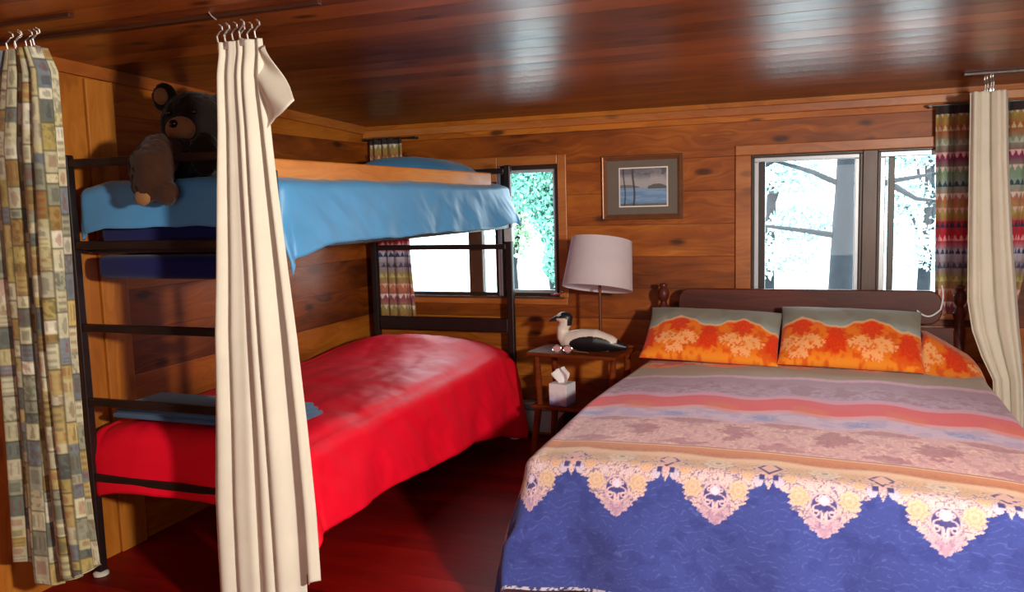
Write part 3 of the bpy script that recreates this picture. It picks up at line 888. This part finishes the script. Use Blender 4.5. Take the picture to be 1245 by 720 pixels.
# cream curtain beside the double bed
zs = [2.04, 1.7, 1.3, 1.0, .85, .72, .60, .45, .1]
le = [.652, .656, .66, .665, .69, .735, .79, .80, .80]
ri = [.815, .83, .86, .89, .905, .92, .93, .94, .95]
P, U, Z = curtain_pts(zs, le, ri, 4.75, 4.0, .026, phase=.3, seed=5)
c2 = thing('curtain', 'narrow cream canvas curtain hanging beside the head of the double bed', 'curtain', (.8, 4.75, 0))
grid_obj('panel', P, M['cream'], c2, thick=.003)
add_hooks(c2, [(.715+.012*i, 4.75+.01*math.sin(i*2.2), 2.045+.004*i) for i in range(4)], M['clearclip'])

# ------------------------------------------------------------------ double bed
bed = thing('double_bed', 'dark mahogany double bed with turned posts under the patterned quilt', 'bed', (-.15, 3.9, 0))
def post_prof(top):
    return [(.03, 0), (.034, .01), (.034, .25), (.030, .27), (.036, .30), (.030, .33), (.028, .55), (.036, .60), (.026, .64), (.032, .75), (.034, .80), (.024, .84), (.022, .86),
            (.034, .885), (.036, .90), (.022, .925), (.018, .94), (.028, .955), (.034, .98), (.033, 1.0), (.022, 1.02), (.016, 1.026), (.024, 1.034), (.022, top-.004), (.008, top)]
for x in (-.925, .672):
    B().lathe(post_prof(1.05), (x, 5.02, 0), 20).build('post', M['mahogany'], bed, smooth=True)
def rrect(x0, x1, z0, z1, r, n=8):
    pts = []
    for (cx, cz, a0) in ((x1-r, z1-r, 0), (x0+r, z1-r, PI/2), (x0+r, z0+r, PI), (x1-r, z0+r, 3*PI/2)):
        for i in range(n+1):
            a = a0+PI/2*i/n; pts.append((cx+r*math.cos(a), cz+r*math.sin(a)))
    return pts
b = B(); b.prism(rrect(-.832, .585, .835, 1.022, .07), 5.0, 5.03)
o = b.build('headboard', M['mahogany'], bed, smooth=True); mo = o.modifiers.new('b', 'BEVEL'); mo.width = .006; mo.segments = 2; mo.limit_method = 'ANGLE'
B().box(-.90, .65, 5.005, 5.03, .36, .82, .005).build('headboard_panel', M['mahogany'], bed)
for x in (-.90, .63):
    B().box(x-.014, x+.014, 2.85, 4.99, .24, .38, .004).build('side_rail', M['mahogany'], bed)
B().box(-.90, .63, 2.80, 2.83, .24, .38, .004).build('foot_rail', M['mahogany'], bed)
for x in (-.84, .58):
    B().lathe([(.02, 0), (.026, .01), (.03, .2), (.034, .24), (.034, .40), (.02, .405)], (x, 2.88, 0), 16).build('leg', M['mahogany'], bed, smooth=True)
mt = rbox(-.89, .62, 2.86, 4.97, .385, .61, .06).build('mattress', M['white_tick'], smooth=True)
tag(mt, 'thick mattress hidden under the printed quilt of the double bed', 'mattress')

def rose(x, h, cx, cz, r, jag=.18):
    d = np.hypot(x-cx, h-cz); a = np.arctan2(h-cz, x-cx)
    return d/(r*(1+jag*np.sin(a*7)+.1*np.sin(a*13+1)))
def orange_print(x, h, period=.36, gray=True):
    """sham pattern; x metres across, h metres up from the lower edge"""
    n1 = fbm(x*28, h*28, 3); n2 = fbm(x*70+9, h*70, 2)
    c = np.ones(x.shape+(3,))*lin((240, 122, 24))
    c = mixc(c, (250, 152, 44), sstep(.06, .0, h)*.8)
    c = mixc(c, (226, 78, 14), sstep(.45, .65, n1)*.8)
    p = ((x/period) % 1)-.5
    px = p*period
    # red roses between medallions (|p|=.5) and on the crest (p=0)
    pe = (np.abs(p)-.5)*period
    for (cx, cz, r, src) in ((0, .10, .062, pe), (0, .15, .045, pe), (0, .205, .058, px)):
        d = rose(src, h, cx, cz, r); c = mixc(c, (232, 62, 12), sstep(1.1, .8, d)*.92)
        c = mixc(c, (214, 46, 10), sstep(.4, .7, np.sin(d*16+n1*6)*.5+.5)*sstep(1.0, .7, d)*.5)
    # pale flower bouquet at p=0
    wx = np.abs(px); best = np.zeros_like(x)
    for (cx, cz, r) in ((0, .05, .026), (.0, .09, .03), (.045, .085, .03), (.075, .12, .024), (.095, .09, .022), (.05, .135, .018), (.03, .04, .02), (.025, .12, .02), (.115, .105, .014)):
        best = np.maximum(best, sstep(1.1, .85, rose(wx, h, cx, cz, r, .25)))
    best = best*sstep(.28, .42, n2)
    c = mixc(c, (255, 176, 112), best*.95)
    if gray:
        edge = .235+.03*np.cos(2*PI*p)-.012*np.abs(np.sin(4*PI*p))+.012*(n1-.5)
        m = sstep(-.006, .006, h-edge)
        g = np.ones(x.shape+(3,))*lin((138, 134, 122)); g = mixc(g, (158, 172, 170), sstep(.07, .0, h-edge)*sstep(.35, .6, np.abs(p)*2)*.9)
        g = mixc(g, (122, 118, 108), sstep(.4, .7, fbm(x*12, h*12))*.5)
        c = c*(1-m[..., None])+g*m[..., None]
        c = mixc(c, (240, 200, 150), sstep(.012, .003, np.abs(h-edge))*.6)
    return c

def quilt_colors(X, v, u):
    """X across (m), v position along the bed in metres (falls below 2.7 down the front)"""
    n1 = fbm(X*20, v*22, 3); n2 = fbm(X*75+3, v*75, 2); n3 = fbm(X*140, v*140+7, 2)
    c = np.ones(X.shape+(3,))*lin((64, 76, 150))
    sq = np.abs(np.sin(v*135+6.5*fbm(X*24+4, v*30, 2)+1.2*np.sin(X*55)))
    navy = mixc(c, (88, 100, 172), sstep(.30, .08, sq)*sstep(.38, .5, n2)*.75); navy = mixc(navy, (54, 62, 132), sstep(.5, .7, n1)*.6)
    v0 = v
    v = np.interp(v, [2.0, 2.865, 2.96, 2.979, 3.376, 3.53, 3.58, 3.796, 3.86, 4.23, 4.29, 4.565, 5.0], [1.855, 2.72, 2.83, 2.846, 3.11, 3.30, 3.375, 3.585, 3.66, 4.05, 4.11, 4.50, 4.9])
    wob = (.018+.016*sstep(4.0, 3.7, v)*sstep(3.0, 3.3, v))*np.sin(2*PI*X/.36+1.0)+.014*(n1-.5)
    vv = v+wob
    c = np.ones(X.shape+(3,))*lin((164, 146, 128))                               # olive grey
    c = mixc(c, (212, 172, 194), sstep(4.13, 4.09, vv+.02*(n2-.5))); c = mixc(c, (168, 130, 152), sstep(4.07, 4.03, vv+.03*(n2-.5)))
    c = mixc(c, (188, 156, 182), sstep(4.03, 3.7, vv)*sstep(.42, .58, n2)*.8)
    c = mixc(c, (146, 96, 104), sstep(3.98, 3.9, vv)*sstep(.5, .62, n1)*.5)
    c = mixc(c, (214, 150, 176), sstep(3.68, 3.64, vv)); c = mixc(c, (226, 74, 84), sstep(3.60, 3.57, vv))
    orp = sstep(.0, .7, np.sin(2*PI*X/.36+2.6))
    c = mixc(c, (228, 98, 70), sstep(3.50, 3.42, vv)*orp*.9)
    c = mixc(c, (224, 160, 168), sstep(3.39, 3.36, vv)*(1-.4*orp))
    c = mixc(c, (206, 178, 204), sstep(3.33, 3.28, vv)); c = mixc(c, (176, 150, 190), sstep(3.33, 3.28, vv)*sstep(.45, .6, n1)*.6)
    pm = ((X/.36+.15) % 1-.5)*.36
    c = mixc(c, (134, 140, 194), sstep(1.05, .5, np.hypot(pm/.075, (v-3.20)/.06)+.8*(n2-.5))*(.45+.5*sstep(.4, .6, n3)))
    c = mixc(c, (212, 162, 168), sstep(3.14, 3.09, vv))
    pal = sstep(3.14, 3.08, vv)*sstep(2.84, 2.86, v)
    cur = np.abs(vnoise(X*70+3, v*70)-.5); c = mixc(c, (232, 194, 180), pal*sstep(.10, .04, cur)*.85); c = mixc(c, (176, 120, 130), pal*sstep(.62, .72, vnoise(X*60+50, v*60))*.5)
    pq = ((X/.36+.4) % 1-.5)*.36
    c = mixc(c, (158, 88, 108), pal*sstep(1.1, .85, np.abs(pq)/.08+np.abs(v-2.99)/.07+1.5*(n1-.5)+.7*(n2-.5))*.7)
    pr = ((X/.36+.9) % 1-.5)*.36
    c = mixc(c, (158, 88, 108), pal*sstep(1.1, .85, np.abs(pr)/.09+np.abs(v-2.88)/.035+1.5*(n1-.5)+.7*(n2-.5))*.6)
    c = mixc(c, (160, 96, 118), pal*sstep(1.1, .85, np.abs(pr)/.12+np.abs(v-3.09)/.03+1.2*(n1-.5))*.65)
    c = mixc(c, (170, 106, 84), sstep(2.852, 2.846, v)); c = mixc(c, (226, 190, 160), sstep(2.842, 2.838, v))
    c = mixc(c, (204, 128, 88), sstep(2.834, 2.83, v)); c = mixc(c, (186, 102, 58), sstep(2.82, 2.75, v)*sstep(.4, .6, n3)*.7)
    peach = sstep(2.748, 2.715, v+.016*(n1-.5)+.012*np.cos(2*PI*(X+.679)/.346))
    c = mixc(c, (240, 200, 172), peach)
    # ---- lace edge, w = distance below the top of the lace
    per = .346
    w = 2.857-v0
    p = ((X+.679)/per+.5) % 1-.5
    ap = np.abs(p); ax = ap*per; px = p*per; dv = (.5-ap)*per
    step = .013*np.abs(((w*52+n2*.3) % 1)-.5)*2-.005
    hw = np.interp(w, [-.2, .10, .145, .163, .176, .182, .205, .225, .240, .258, .275, .293, .312, .318], [.6, .6, .42, .40, .365, .305, .305, .285, .225, .175, .135, .08, .0, -.1])
    inside = (ax < hw*per+np.where((w > .17) & (w < .308), step, 0)) | (w < .118+.02*(n1-.5))
    # pendent at the valley and the buds beside it
    inside |= (dv/.030+np.abs(w-.115)/.060 < 1) | (np.hypot((dv-.036)/.020, (w-.145)/.022) < 1)
    lc2 = np.ones(X.shape+(3,))*lin((222, 190, 188))
    lc2 = mixc(lc2, (228, 186, 150), sstep(.14, .05, w))
    lc2 = mixc(lc2, (206, 172, 190), sstep(.225, .28, w))
    ground = (62, 66, 132)
    # fine openwork, a curling net of thin gaps
    net = np.minimum(np.abs(vnoise(X*95+2, w*95)-.5), np.abs(vnoise(X*80+31, w*80+11)-.5))
    gaps = sstep(.060, .025, net)*sstep(.02, .06, w)*sstep(.36, .24, w)
    lc2 = mixc(lc2, ground, gaps*.72)
    lc2 = mixc(lc2, (170, 132, 160), sstep(.014, .006, np.abs(ax+.62*(w-.30)))*sstep(.225, .235, w)*.55)
    # medallion with dark eyes, scrolls and a pale dot
    d = np.hypot(px, (w-.212)*.95)
    ring = sstep(.046, .042, d)
    lc2 = mixc(lc2, ground, ring*.95)
    lc2 = mixc(lc2, (212, 180, 188), sstep(.0045, .0025, np.abs(d-.0425)))
    th = np.arctan2(w-.212, ax)
    lc2 = mixc(lc2, (224, 190, 200), sstep(.0045, .002, np.abs(d-.026-.009*np.sin(th*4+.6)))*ring)
    for (cx, cw, r) in ((.024, .232, .011), (.020, .190, .008)):
        dd = np.hypot(ax-cx, w-cw); lc2 = mixc(lc2, (228, 196, 204), sstep(r+.001, r-.002, dd)*sstep(r-.0065, r-.004, dd))
    lc2 = mixc(lc2, (228, 196, 204), sstep(.006, .003, np.abs(ax-.006))*sstep(.225, .235, w)*sstep(.262, .25, w))
    lc2 = mixc(lc2, (222, 212, 234), sstep(.0165, .013, np.hypot(px, w-.193)))
    for (cx, cw, r, k1, k2_) in ((.076, .186, .031, (220, 190, 164), (202, 164, 136)), (.0, .062, .045, (230, 206, 190), (212, 172, 150)), (.105, .125, .022, (226, 186, 160), (206, 156, 130)), (.058, .105, .020, (218, 182, 156), (202, 156, 130)), (.143, .148, .018, (208, 194, 214), (188, 168, 196)), (.045, .150, .014, (218, 196, 198), (194, 166, 176)), (.085, .06, .026, (222, 180, 150), (208, 156, 124)), (.125, .185, .010, (214, 186, 186), (190, 160, 170)), (.036, .262, .012, (206, 176, 190), (180, 146, 170))):
        dd = rose(ax, w, cx, cw, r, .12)
        lc2 = mixc(lc2, k1, sstep(1.06, .96, dd)); lc2 = mixc(lc2, k2_, sstep(.55, .8, np.sin(dd*13)*.5+.5)*sstep(1, .88, dd)*.75)
        if cw > .1: lc2 = mixc(lc2, (120, 104, 140), sstep(.10, .04, np.abs(dd-1.1))*.5)
    lc2 = mixc(lc2, (150, 150, 140), sstep(.013, .009, np.hypot(px, w-.058))*.8)
    # dark edged diamond at the valley
    dm = dv/.044+np.abs(w-.062)/.062
    lc2 = mixc(lc2, (228, 178, 178), sstep(1.25, 1.15, dm))
    lc2 = mixc(lc2, (86, 70, 118), sstep(1.0, .93, dm)*sstep(.62, .70, dm)*sstep(.40, .48, n2))
    lc2 = mixc(lc2, (230, 184, 178), sstep(.66, .6, dm))
    lc2 = mixc(lc2, (70, 68, 130), sstep(.011, .008, np.abs(dv-.022))*sstep(.118, .122, w)*sstep(.146, .140, w))
    low = sstep(-.005, .012, w-.012*np.abs(np.sin(X*60)))
    laced = c*(1-sstep(-.005, .05, w)[..., None])+lc2*sstep(-.005, .05, w)[..., None]
    ins = inside.astype(float)
    return c*(1-low[..., None])+(laced*ins[..., None]+navy*(1-ins)[..., None])*low[..., None]

foot = lambda x: 2.755-.085*(x+.2)
xl_ = lambda y: np.interp(y, [2.6, 3.0, 3.7, 4.3, 4.9], [-.975, -.985, -1.0, -.965, -.925])
xr_ = lambda y: .70-.05*np.clip((3.9-y)/1.2, 0, 1.1)
def ztq(X, Y):
    c = np.clip(1-np.abs((X+.15)/.80)**3.0, 0, 1)
    hump = .17*sstep(4.56, 4.78, Y)*sstep(.40, .48, X)*np.clip((.78-X)/.28, 0, 1)**.8
    return .628+.03*c+.012*(fbm(X*3, Y*3)-.5)+hump
P, s, t, r = drape(xl_, xr_, foot, 4.93, ztq, .40, .40, .51, .0, .055, .0034, wav=.016, flare=.13, kx=11, seed=21)
cf = sstep(-.2, -.42, t)*sstep(.12, -.12, s)+sstep(.02, -.1, s)*.5*sstep(4.2, 3.4, P[..., 1])
P[..., 0] -= .09*np.clip(cf, 0, 1)*sstep(.05, .5, r)
# pattern coordinate along the bed
T = 4.93-foot(0.0)
X0 = xl_(3.5)+s
yt = foot(X0)+np.clip(t, 0, T)*(4.93-foot(X0))/T+np.minimum(t, 0)
fan = .068*(X0+.2)*sstep(4.2, 2.9, yt)-.05*(X0+.2)*sstep(3.7, 4.6, yt)
vv = yt+fan
cols = quilt_colors(X0, vv, s)
head = sstep(4.535, 4.555, vv-.03*np.cos(2*PI*X0/.36))
oc = orange_print(X0+.12, vv-4.54, gray=False)
cols = cols*(1-head[..., None])+oc*head[..., None]
bind = (t < -.51+.011) 
cols = np.clip(cols*(1+.2*sstep(2.87, 2.95, vv)*sstep(4.6, 4.5, vv))[..., None], 0, .92)  # bands on the quilt top lightened in colour, standing in for daylight
cols[bind] = lin((200, 196, 214))
n4 = fbm(X0*150, vv*150, 2); cols[bind & (n4 > .55)] = lin((70, 70, 120))
# scalloped lift of the hem on the near left
lift = np.clip(-t-.12, 0, 1)*.22*np.exp(-((P[..., 0]+.55)/.30)**2)
P[..., 2] += lift*.35
q = grid_obj('quilt', P, M['quilt'], None, cols=np.clip(cols*(.9+.2*fbm(X0*220, vv*220, 2))[..., None], 0, 1))
tag(q, 'patterned quilt with red stripe, lace print and blue border on the double bed', 'quilt')

def sham(name, label, c0, w, h, lean, yaw, roll, xoff):
    Mx = Matrix.Translation(c0) @ Matrix.Rotation(yaw, 4, 'Z') @ Matrix.Rotation(roll, 4, 'Y') @ Matrix.Rotation(lean, 4, 'X')
    o = pillow_obj(name, w, h, .075, Mx, M['pillow_print'], cols=lambda U, V: orange_print(U*w/2+xoff, (V+1)*h/2*.385/h))
    return tag(o, label, 'pillow')
sham('pillow', 'orange and grey patterned pillow nearest the lamp on the double bed', (-.60, 4.70, .790), .745, .41, math.radians(36), math.radians(-1), math.radians(1.5), .0)
sham('pillow', 'orange and grey patterned pillow beside the triangle print curtain', (.115, 4.70, .797), .71, .43, math.radians(38), math.radians(0), math.radians(1.5), .07)

# white cable at the headboard's end
pts = []
for i in range(21):
    a = i/20
    if a < .55: pts.append((.46+.115*a/.55+.0, 4.985, .915-.035*math.sin(PI*a/.55)+.012*a))
    else: pts.append((.575+.012*math.sin((a-.55)*6), 4.985+.06*(a-.55), .921+.13*(a-.55)/.45))
b = B(); b.tube(pts, .0045, 8); o = b.build('power_cord', M['cordw'], smooth=True)
tag(o, 'white cable looped over the end of the mahogany headboard', 'cable')

# ------------------------------------------------------------------ nightstand and what stands on it
RZ = Matrix.Translation((-1.345, 4.67, 0)) @ Matrix.Rotation(math.radians(-7), 4, 'Z')
ns = thing('nightstand', 'reddish wooden two tier nightstand beside the double bed', 'nightstand', (-1.345, 4.67, 0))
B().box(-.29, .27, -.16, .17, .663, .685, .006, M=RZ).build('top', M['stand'], ns)
B().box(-.29, .27, .155, .175, .685, .700, .004, M=RZ).build('back_lip', M['stand'], ns)
B().box(-.27, .27, -.15, .17, .345, .368, .006, M=RZ).build('shelf', M['stand'], ns)
for sx in (-1, 1):
    for sy in (-1, 1):
        a = RZ @ Vector((sx*.255-.015*sx, sy*.12+.005, .662)); m_ = RZ @ Vector((sx*.225, sy*.12+.005, .366))
        b = B(); b.tube([a, a.lerp(m_, .5), m_], [.017, .021, .017], 12); b.build('upright', M['stand'], ns, smooth=True)
        a = RZ @ Vector((sx*.235, sy*.12+.005, .345)); m_ = RZ @ Vector((sx*.275, sy*.145+.005, 0.0))
        b = B(); b.tube([a, a.lerp(m_, .5), m_], [.022, .020, .014], 12); b.build('leg', M['stand'], ns, smooth=True)

lp = thing('table_lamp', 'table lamp with tilted white drum shade and thin dark stem on the nightstand', 'lamp', (-1.252, 4.757, .685))
b = B(); b.lathe([(.046, 0), (.05, .004), (.046, .014), (.03, .022), (.012, .03), (.009, .06), (.009, .40), (.014, .405), (.014, .44), (.008, .445)], (-1.252, 4.757, .685), 24)
b.build('stem', M['brass'], lp, smooth=True)
RM = Matrix.Rotation(math.radians(3), 4, 'Y') @ Matrix.Rotation(math.radians(-13), 4, 'X')
SC = Vector((-1.252, 4.757, 1.185))
n = 48; V = []; F = []
prof = [(.205, -.145), (.207, -.145), (.192, 0), (.178, .145), (.176, .145), (.19, 0)]
for (rr, z) in prof:
    for kk in range(n):
        a = 2*PI*kk/n; V.append(RM @ Vector((rr*math.cos(a), rr*math.sin(a), z))+SC)
m_ = len(prof)
for i in range(m_):
    j = (i+1) % m_
    for kk in range(n):
        k2_ = (kk+1) % n; F.append((i*n+kk, i*n+k2_, j*n+k2_, j*n+kk))
B().add(V, F).build('lamp_shade', M['shade'], lp, smooth=True, label='white drum shade')
b = B(); b.tube([Vector((-1.252, 4.757, 1.12)), Vector((-1.252, 4.757, 1.17))], .016, 12); b.ball((-1.252, 4.757, 1.20), (.03, .03, .035)); b.build('bulb', M['paper'], lp, smooth=True)
b = B()
for a in (0, 2*PI/3, 4*PI/3): b.tube([SC+RM @ Vector((0, 0, .12)), SC+RM @ Vector((.178*math.cos(a), .178*math.sin(a), .135))], .003, 6)
b.build('shade_ring', M['brass'], lp, smooth=True)

# loon decoy
ln = thing('loon_decoy', 'black and white carved loon decoy on the nightstand under the lamp', 'decoy', (-1.27, 4.62, .685))
zb = .686
b = B()
b.tube([(-1.46, 4.635, zb+.055), (-1.42, 4.635, zb+.06), (-1.34, 4.635, zb+.066), (-1.25, 4.635, zb+.066), (-1.16, 4.635, zb+.05), (-1.10, 4.635, zb+.035), (-1.06, 4.635, zb+.03)], [.03, .055, .066, .066, .048, .026, .01], 20)
b.tube([(-1.41, 4.635, zb+.05), (-1.445, 4.635, zb+.09), (-1.45, 4.635, zb+.13), (-1.425, 4.635, zb+.165), (-1.425, 4.635, zb+.19)], [.05, .042, .034, .034, .036], 18)
b.ball((-1.435, 4.635, zb+.195), (.050, .036, .036))
b.tube([(-1.46, 4.635, zb+.195), (-1.50, 4.635, zb+.185), (-1.535, 4.635, zb+.170)], [.024, .014, .004], 12)
o, cv = remeshed(b, 'body', M['loon'], .005, ln)
x, y, z = cv[:, 0], cv[:, 1], cv[:, 2]-zb
c = np.ones((len(x), 3))*lin((226, 212, 200))
wing = (((x+1.27)/.125)**2+((z-.045)/.052)**2 < 1) & (np.abs(y-4.635) > .018)
wing |= (x > -1.17) & (z < .06) | (x > -1.12)
c[wing] = lin((22, 20, 26))
cap = (z > .172+.0*(x)) & (z > .19-.35*(x+1.47)*0) & ~((x < -1.42) & (z < .196) & (x > -1.478))
c[cap & (z > .178)] = lin((26, 24, 32))
nape = (x > -1.412) & (z > .15); c[nape] = lin((26, 24, 32))
c[(x < -1.478) & (z > .14)] = lin((44, 40, 40))
c[(x < -1.452) & (x > -1.482) & (z > .205)] = lin((226, 214, 206))
at = o.data.color_attributes.new('pattern', 'FLOAT_COLOR', 'POINT')
c4 = np.ones((len(x), 4), np.float32); c4[:, :3] = c; at.data.foreach_set('color', c4.ravel())
for sy in (-1, 1):
    b = B(); b.ball((-1.452, 4.635+sy*.031, zb+.205), .006, u=10, v=8); b.build('eye', M['black'], ln, smooth=True)

# spectacles
sp_ = thing('eyeglasses', 'folded eyeglasses lying at the front of the nightstand top', 'eyeglasses', (-1.40, 4.53, .686))
M['lens'] = plain('pale lens', (190, 180, 180), .05, metal=.4, var=.02, bump=0)
for cx in (-1.455, -1.39):
    b = B(); b.tube([(cx+.027*math.cos(a), 4.535, .713+.020*math.sin(a)) for a in [2*PI*i/20 for i in range(21)]], .0022, 6); b.build('rim', M['steel'], sp_, smooth=True)
    b = B(); b.lathe([(.024, -.001), (.025, 0), (.024, .001)], (cx, 4.535, .713), 20, M=Matrix.Diagonal((1, 1, .75)) @ Matrix.Rotation(PI/2, 3, 'X').to_4x4() if False else Matrix.Rotation(PI/2, 4, 'X')); b.build('lens', M['lens'], sp_, smooth=True)
for y_, x1 in ((4.55, -1.27), (4.565, -1.29)):
    b = B(); b.tube([(-1.362 if y_ < 4.56 else -1.48, 4.537, .705), (-1.35, y_, .697), (x1, y_+.005, .692)], .0025, 6); b.build('temple', M['bronze'], sp_, smooth=True)

# tissue box
RT = Matrix.Translation((-1.452, 4.615, .3685)) @ Matrix.Rotation(math.radians(-12), 4, 'Z')
tb = thing('tissue_box', 'white cube tissue box with mauve base on the nightstand shelf', 'tissue box', (-1.452, 4.615, .3685))
B().box(-.058, .058, -.058, .058, 0, .13, .003, M=RT).build('carton', M['tissue_side'], tb)
nn = 22; pts = np.zeros((nn, nn, 3))
for i in range(nn):
    for j in range(nn):
        u = i/(nn-1)*2-1; v = j/(nn-1)
        wd = .022+.04*math.sin(PI*min(v*.75+.05, 1))*(1 if v < .65 else max(.12, (1-v)/.35))
        p = RT @ Vector((u*wd-.012*v, .018*math.sin(u*4+v*3)*(1-.3*v), .128+.088*v+.01*u*v))
        pts[i, j] = p
grid_obj('tissue', pts, M['paper'], tb, thick=.001)

# black bag below
b = B(); b.ball((-1.40, 4.72, .165), (.13, .10, .155), u=24, v=16)
for i, v in enumerate(b.v):
    v = list(v); f = 1+.12*(mnoise.noise(Vector(v)*14)); b.v[i] = (-1.40+(v[0]+1.40)*f, 4.72+(v[1]-4.72)*f, max(.004, .165+(v[2]-.165)*f*(1 if v[2] > .1 else 1)))
bag = thing('bag', 'slumped black bag on the floor under the nightstand', 'bag', (-1.40, 4.72, 0))
b.build('sack', M['blackbag'], bag, smooth=True)
b = B(); b.tube([(-1.47, 4.72, .28), (-1.45, 4.72, .315), (-1.40, 4.72, .328), (-1.35, 4.72, .315), (-1.33, 4.72, .28)], .008, 8); b.build('handle', M['blackbag'], bag, smooth=True)

# baseboard heater
ht = thing('baseboard_heater', 'long pale blue grey baseboard heater low on the back wall', 'heater', (-1.2, 5.16, 0))
b = B(); b.box(-1.92, -.98, 5.185, 5.2, .02, .235, .002); b.box(-1.92, -.98, 5.12, 5.2, .215, .235, .004); b.box(-1.92, -.98, 5.125, 5.14, .06, .18, .003)
b.build('cover', M['heater'], ht)
for x in (-1.925, -.975):
    B().box(x-.012, x+.012, 5.118, 5.2, .015, .238, .003).build('end_cap', M['heater'], ht)
B().box(-1.91, -.99, 5.15, 5.184, .07, .17).build('fin_core', M['heater_dark'], ht)

# ------------------------------------------------------------------ framed picture
pf = thing('framed_picture', 'small framed lake picture with wide taupe mat between the two windows', 'picture', (-1.085, 5.2, 1.635))
x0, x1, z0, z1 = -1.338, -.832, 1.434, 1.832
def mould(b, x0, x1, z0, z1, w, y0, y1):
    o_ = [(x0, z0), (x1, z0), (x1, z1), (x0, z1)]
    prof = [(0, y1), (0, y0+.006), (.005, y0), (w*.35, y0+.003), (w*.5, y0-.002), (w*.75, y0+.004), (w, y0+.010), (w, y1)]
    sg = [(1, 1), (-1, 1), (-1, -1), (1, -1)]
    V = [(px+sx*d, y, pz+sz*d) for (px, pz), (sx, sz) in zip(o_, sg) for d, y in prof]
    m = len(prof); F = []
    for i in range(4):
        j = (i+1) % 4
        for k in range(m):
            k2 = (k+1) % m; F.append((i*m+k, j*m+k, j*m+k2, i*m+k2))
    b.add(V, F)
b = B(); mould(b, x0, x1, z0, z1, .032, 5.168, 5.199); b.build('frame', M['bronze'], pf)
B().box(x0+.03, x1-.03, 5.182, 5.188, z0+.03, z1-.03).build('mat_board', M['mat_board'], pf)
B().box(-1.230, -.922, 5.1795, 5.183, 1.511, 1.757).build('bevel', M['white_card'], pf, label='white bevel around the print')
n = 120; gx = np.linspace(-1.222, -.930, n); gz = np.linspace(1.519, 1.749, n); GX, GZ = np.meshgrid(gx, gz)
a = (GX-gx[0])/(gx[-1]-gx[0]); h = (GZ-gz[0])/(gz[-1]-gz[0])
c = np.ones(GX.shape+(3,))*lin((176, 170, 172))
c = mixc(c, (120, 128, 140), sstep(.45, .7, fbm(a*5, h*9))*sstep(.6, .9, h)*.9)
c = mixc(c, (104, 98, 110), sstep(.75, .95, h+.1*fbm(a*9, h*3))*.7)
c = mixc(c, (110, 150, 192), sstep(.50, .46, h)); c = mixc(c, (150, 176, 206), sstep(.50, .46, h)*sstep(.5, .65, fbm(a*3, h*20))*.6)
isl = np.clip(1-((a-.80)/.2)**2, 0, 1)*.07; c = mixc(c, (84, 82, 86), ((h > .47-.02) & (h < .50+isl+.02*fbm(a*40, h*0)) & (a > .6)).astype(float)*.9)
isl = np.clip(1-((a-.12)/.3)**2, 0, 1)*.06; c = mixc(c, (96, 96, 98), ((h > .48) & (h < .51+isl) & (a < .42)).astype(float)*.8)
c = mixc(c, (104, 100, 98), sstep(.14, .06, h+.08*fbm(a*8, h*8)))
for tx, wd in ((.09, .018), (.29, .026)):
    c = mixc(c, (60, 56, 62), sstep(wd, wd*.6, np.abs(a-tx-.02*np.sin(h*5)))*.9)
c = mixc(c, (80, 86, 96), sstep(.55, .65, fbm(a*14+3, h*14))*sstep(.75, .85, h)*.8)
pp = np.stack([GX, np.full_like(GX, 5.179), GZ], -1)
grid_obj('print', pp, M['painting'], pf, cols=c)
B().box(x0+.008, x1-.008, 5.19, 5.2, z0+.008, z1-.008).build('backing', M['mullion'], pf)

# ------------------------------------------------------------------ light
W = bpy.data.worlds.new('sky'); S.world = W; W.use_nodes = True
bg = W.node_tree.nodes['Background']; bg.inputs[0].default_value = (.80, .93, 1.0, 1); bg.inputs[1].default_value = 10.0
def area(name, loc, rot, sx, sy, power, col, portal=False):
    l = bpy.data.lights.new(name, 'AREA'); l.shape = 'RECTANGLE'; l.size = sx; l.size_y = sy; l.energy = power; l.color = col
    o = bpy.data.objects.new(name, l); o.location = loc; o.rotation_euler = rot; COL.objects.link(o)
    if portal: l.cycles.is_portal = True
    return o
area('window_portal', (-2.2, YB+.12, 1.36), (-PI/2, 0, 0), 1.3, .95, 1, (1, 1, 1), True)
area('window_portal', (.21, YB+.12, 1.35), (-PI/2, 0, 0), 1.35, .95, 1, (1, 1, 1), True)
area('rear_window_daylight', (.2, YF+.05, 1.35), (PI/2, 0, 0), 2.6, 1.2, 28, (1.0, .95, .92))  # added soft fill behind the camera, no window is built there
l = bpy.data.lights.new('room_lamp', 'SPOT'); l.spot_size = math.radians(156); l.spot_blend = 1.0; l.energy = 560; l.color = (1.0, .93, .80); l.shadow_soft_size = .10
o = bpy.data.objects.new('room_lamp', l); o.location = (1.25, .60, 1.72); COL.objects.link(o)
o.rotation_euler = (Vector((-1.6, 2.9, .9))-Vector((1.25, .60, 1.72))).to_track_quat('-Z', 'Y').to_euler()

S.view_settings.view_transform = 'Standard'
try: S.view_settings.look = 'None'
except Exception: pass
S.view_settings.exposure = 0.0; S.view_settings.gamma = 1.0; S.view_settings.use_curve_mapping = False
S.cycles.max_bounces = 8; S.cycles.diffuse_bounces = 5; S.cycles.glossy_bounces = 4; S.cycles.transparent_max_bounces = 12
S.cycles.sample_clamp_indirect = 6.0
S.cycles.use_denoising = True
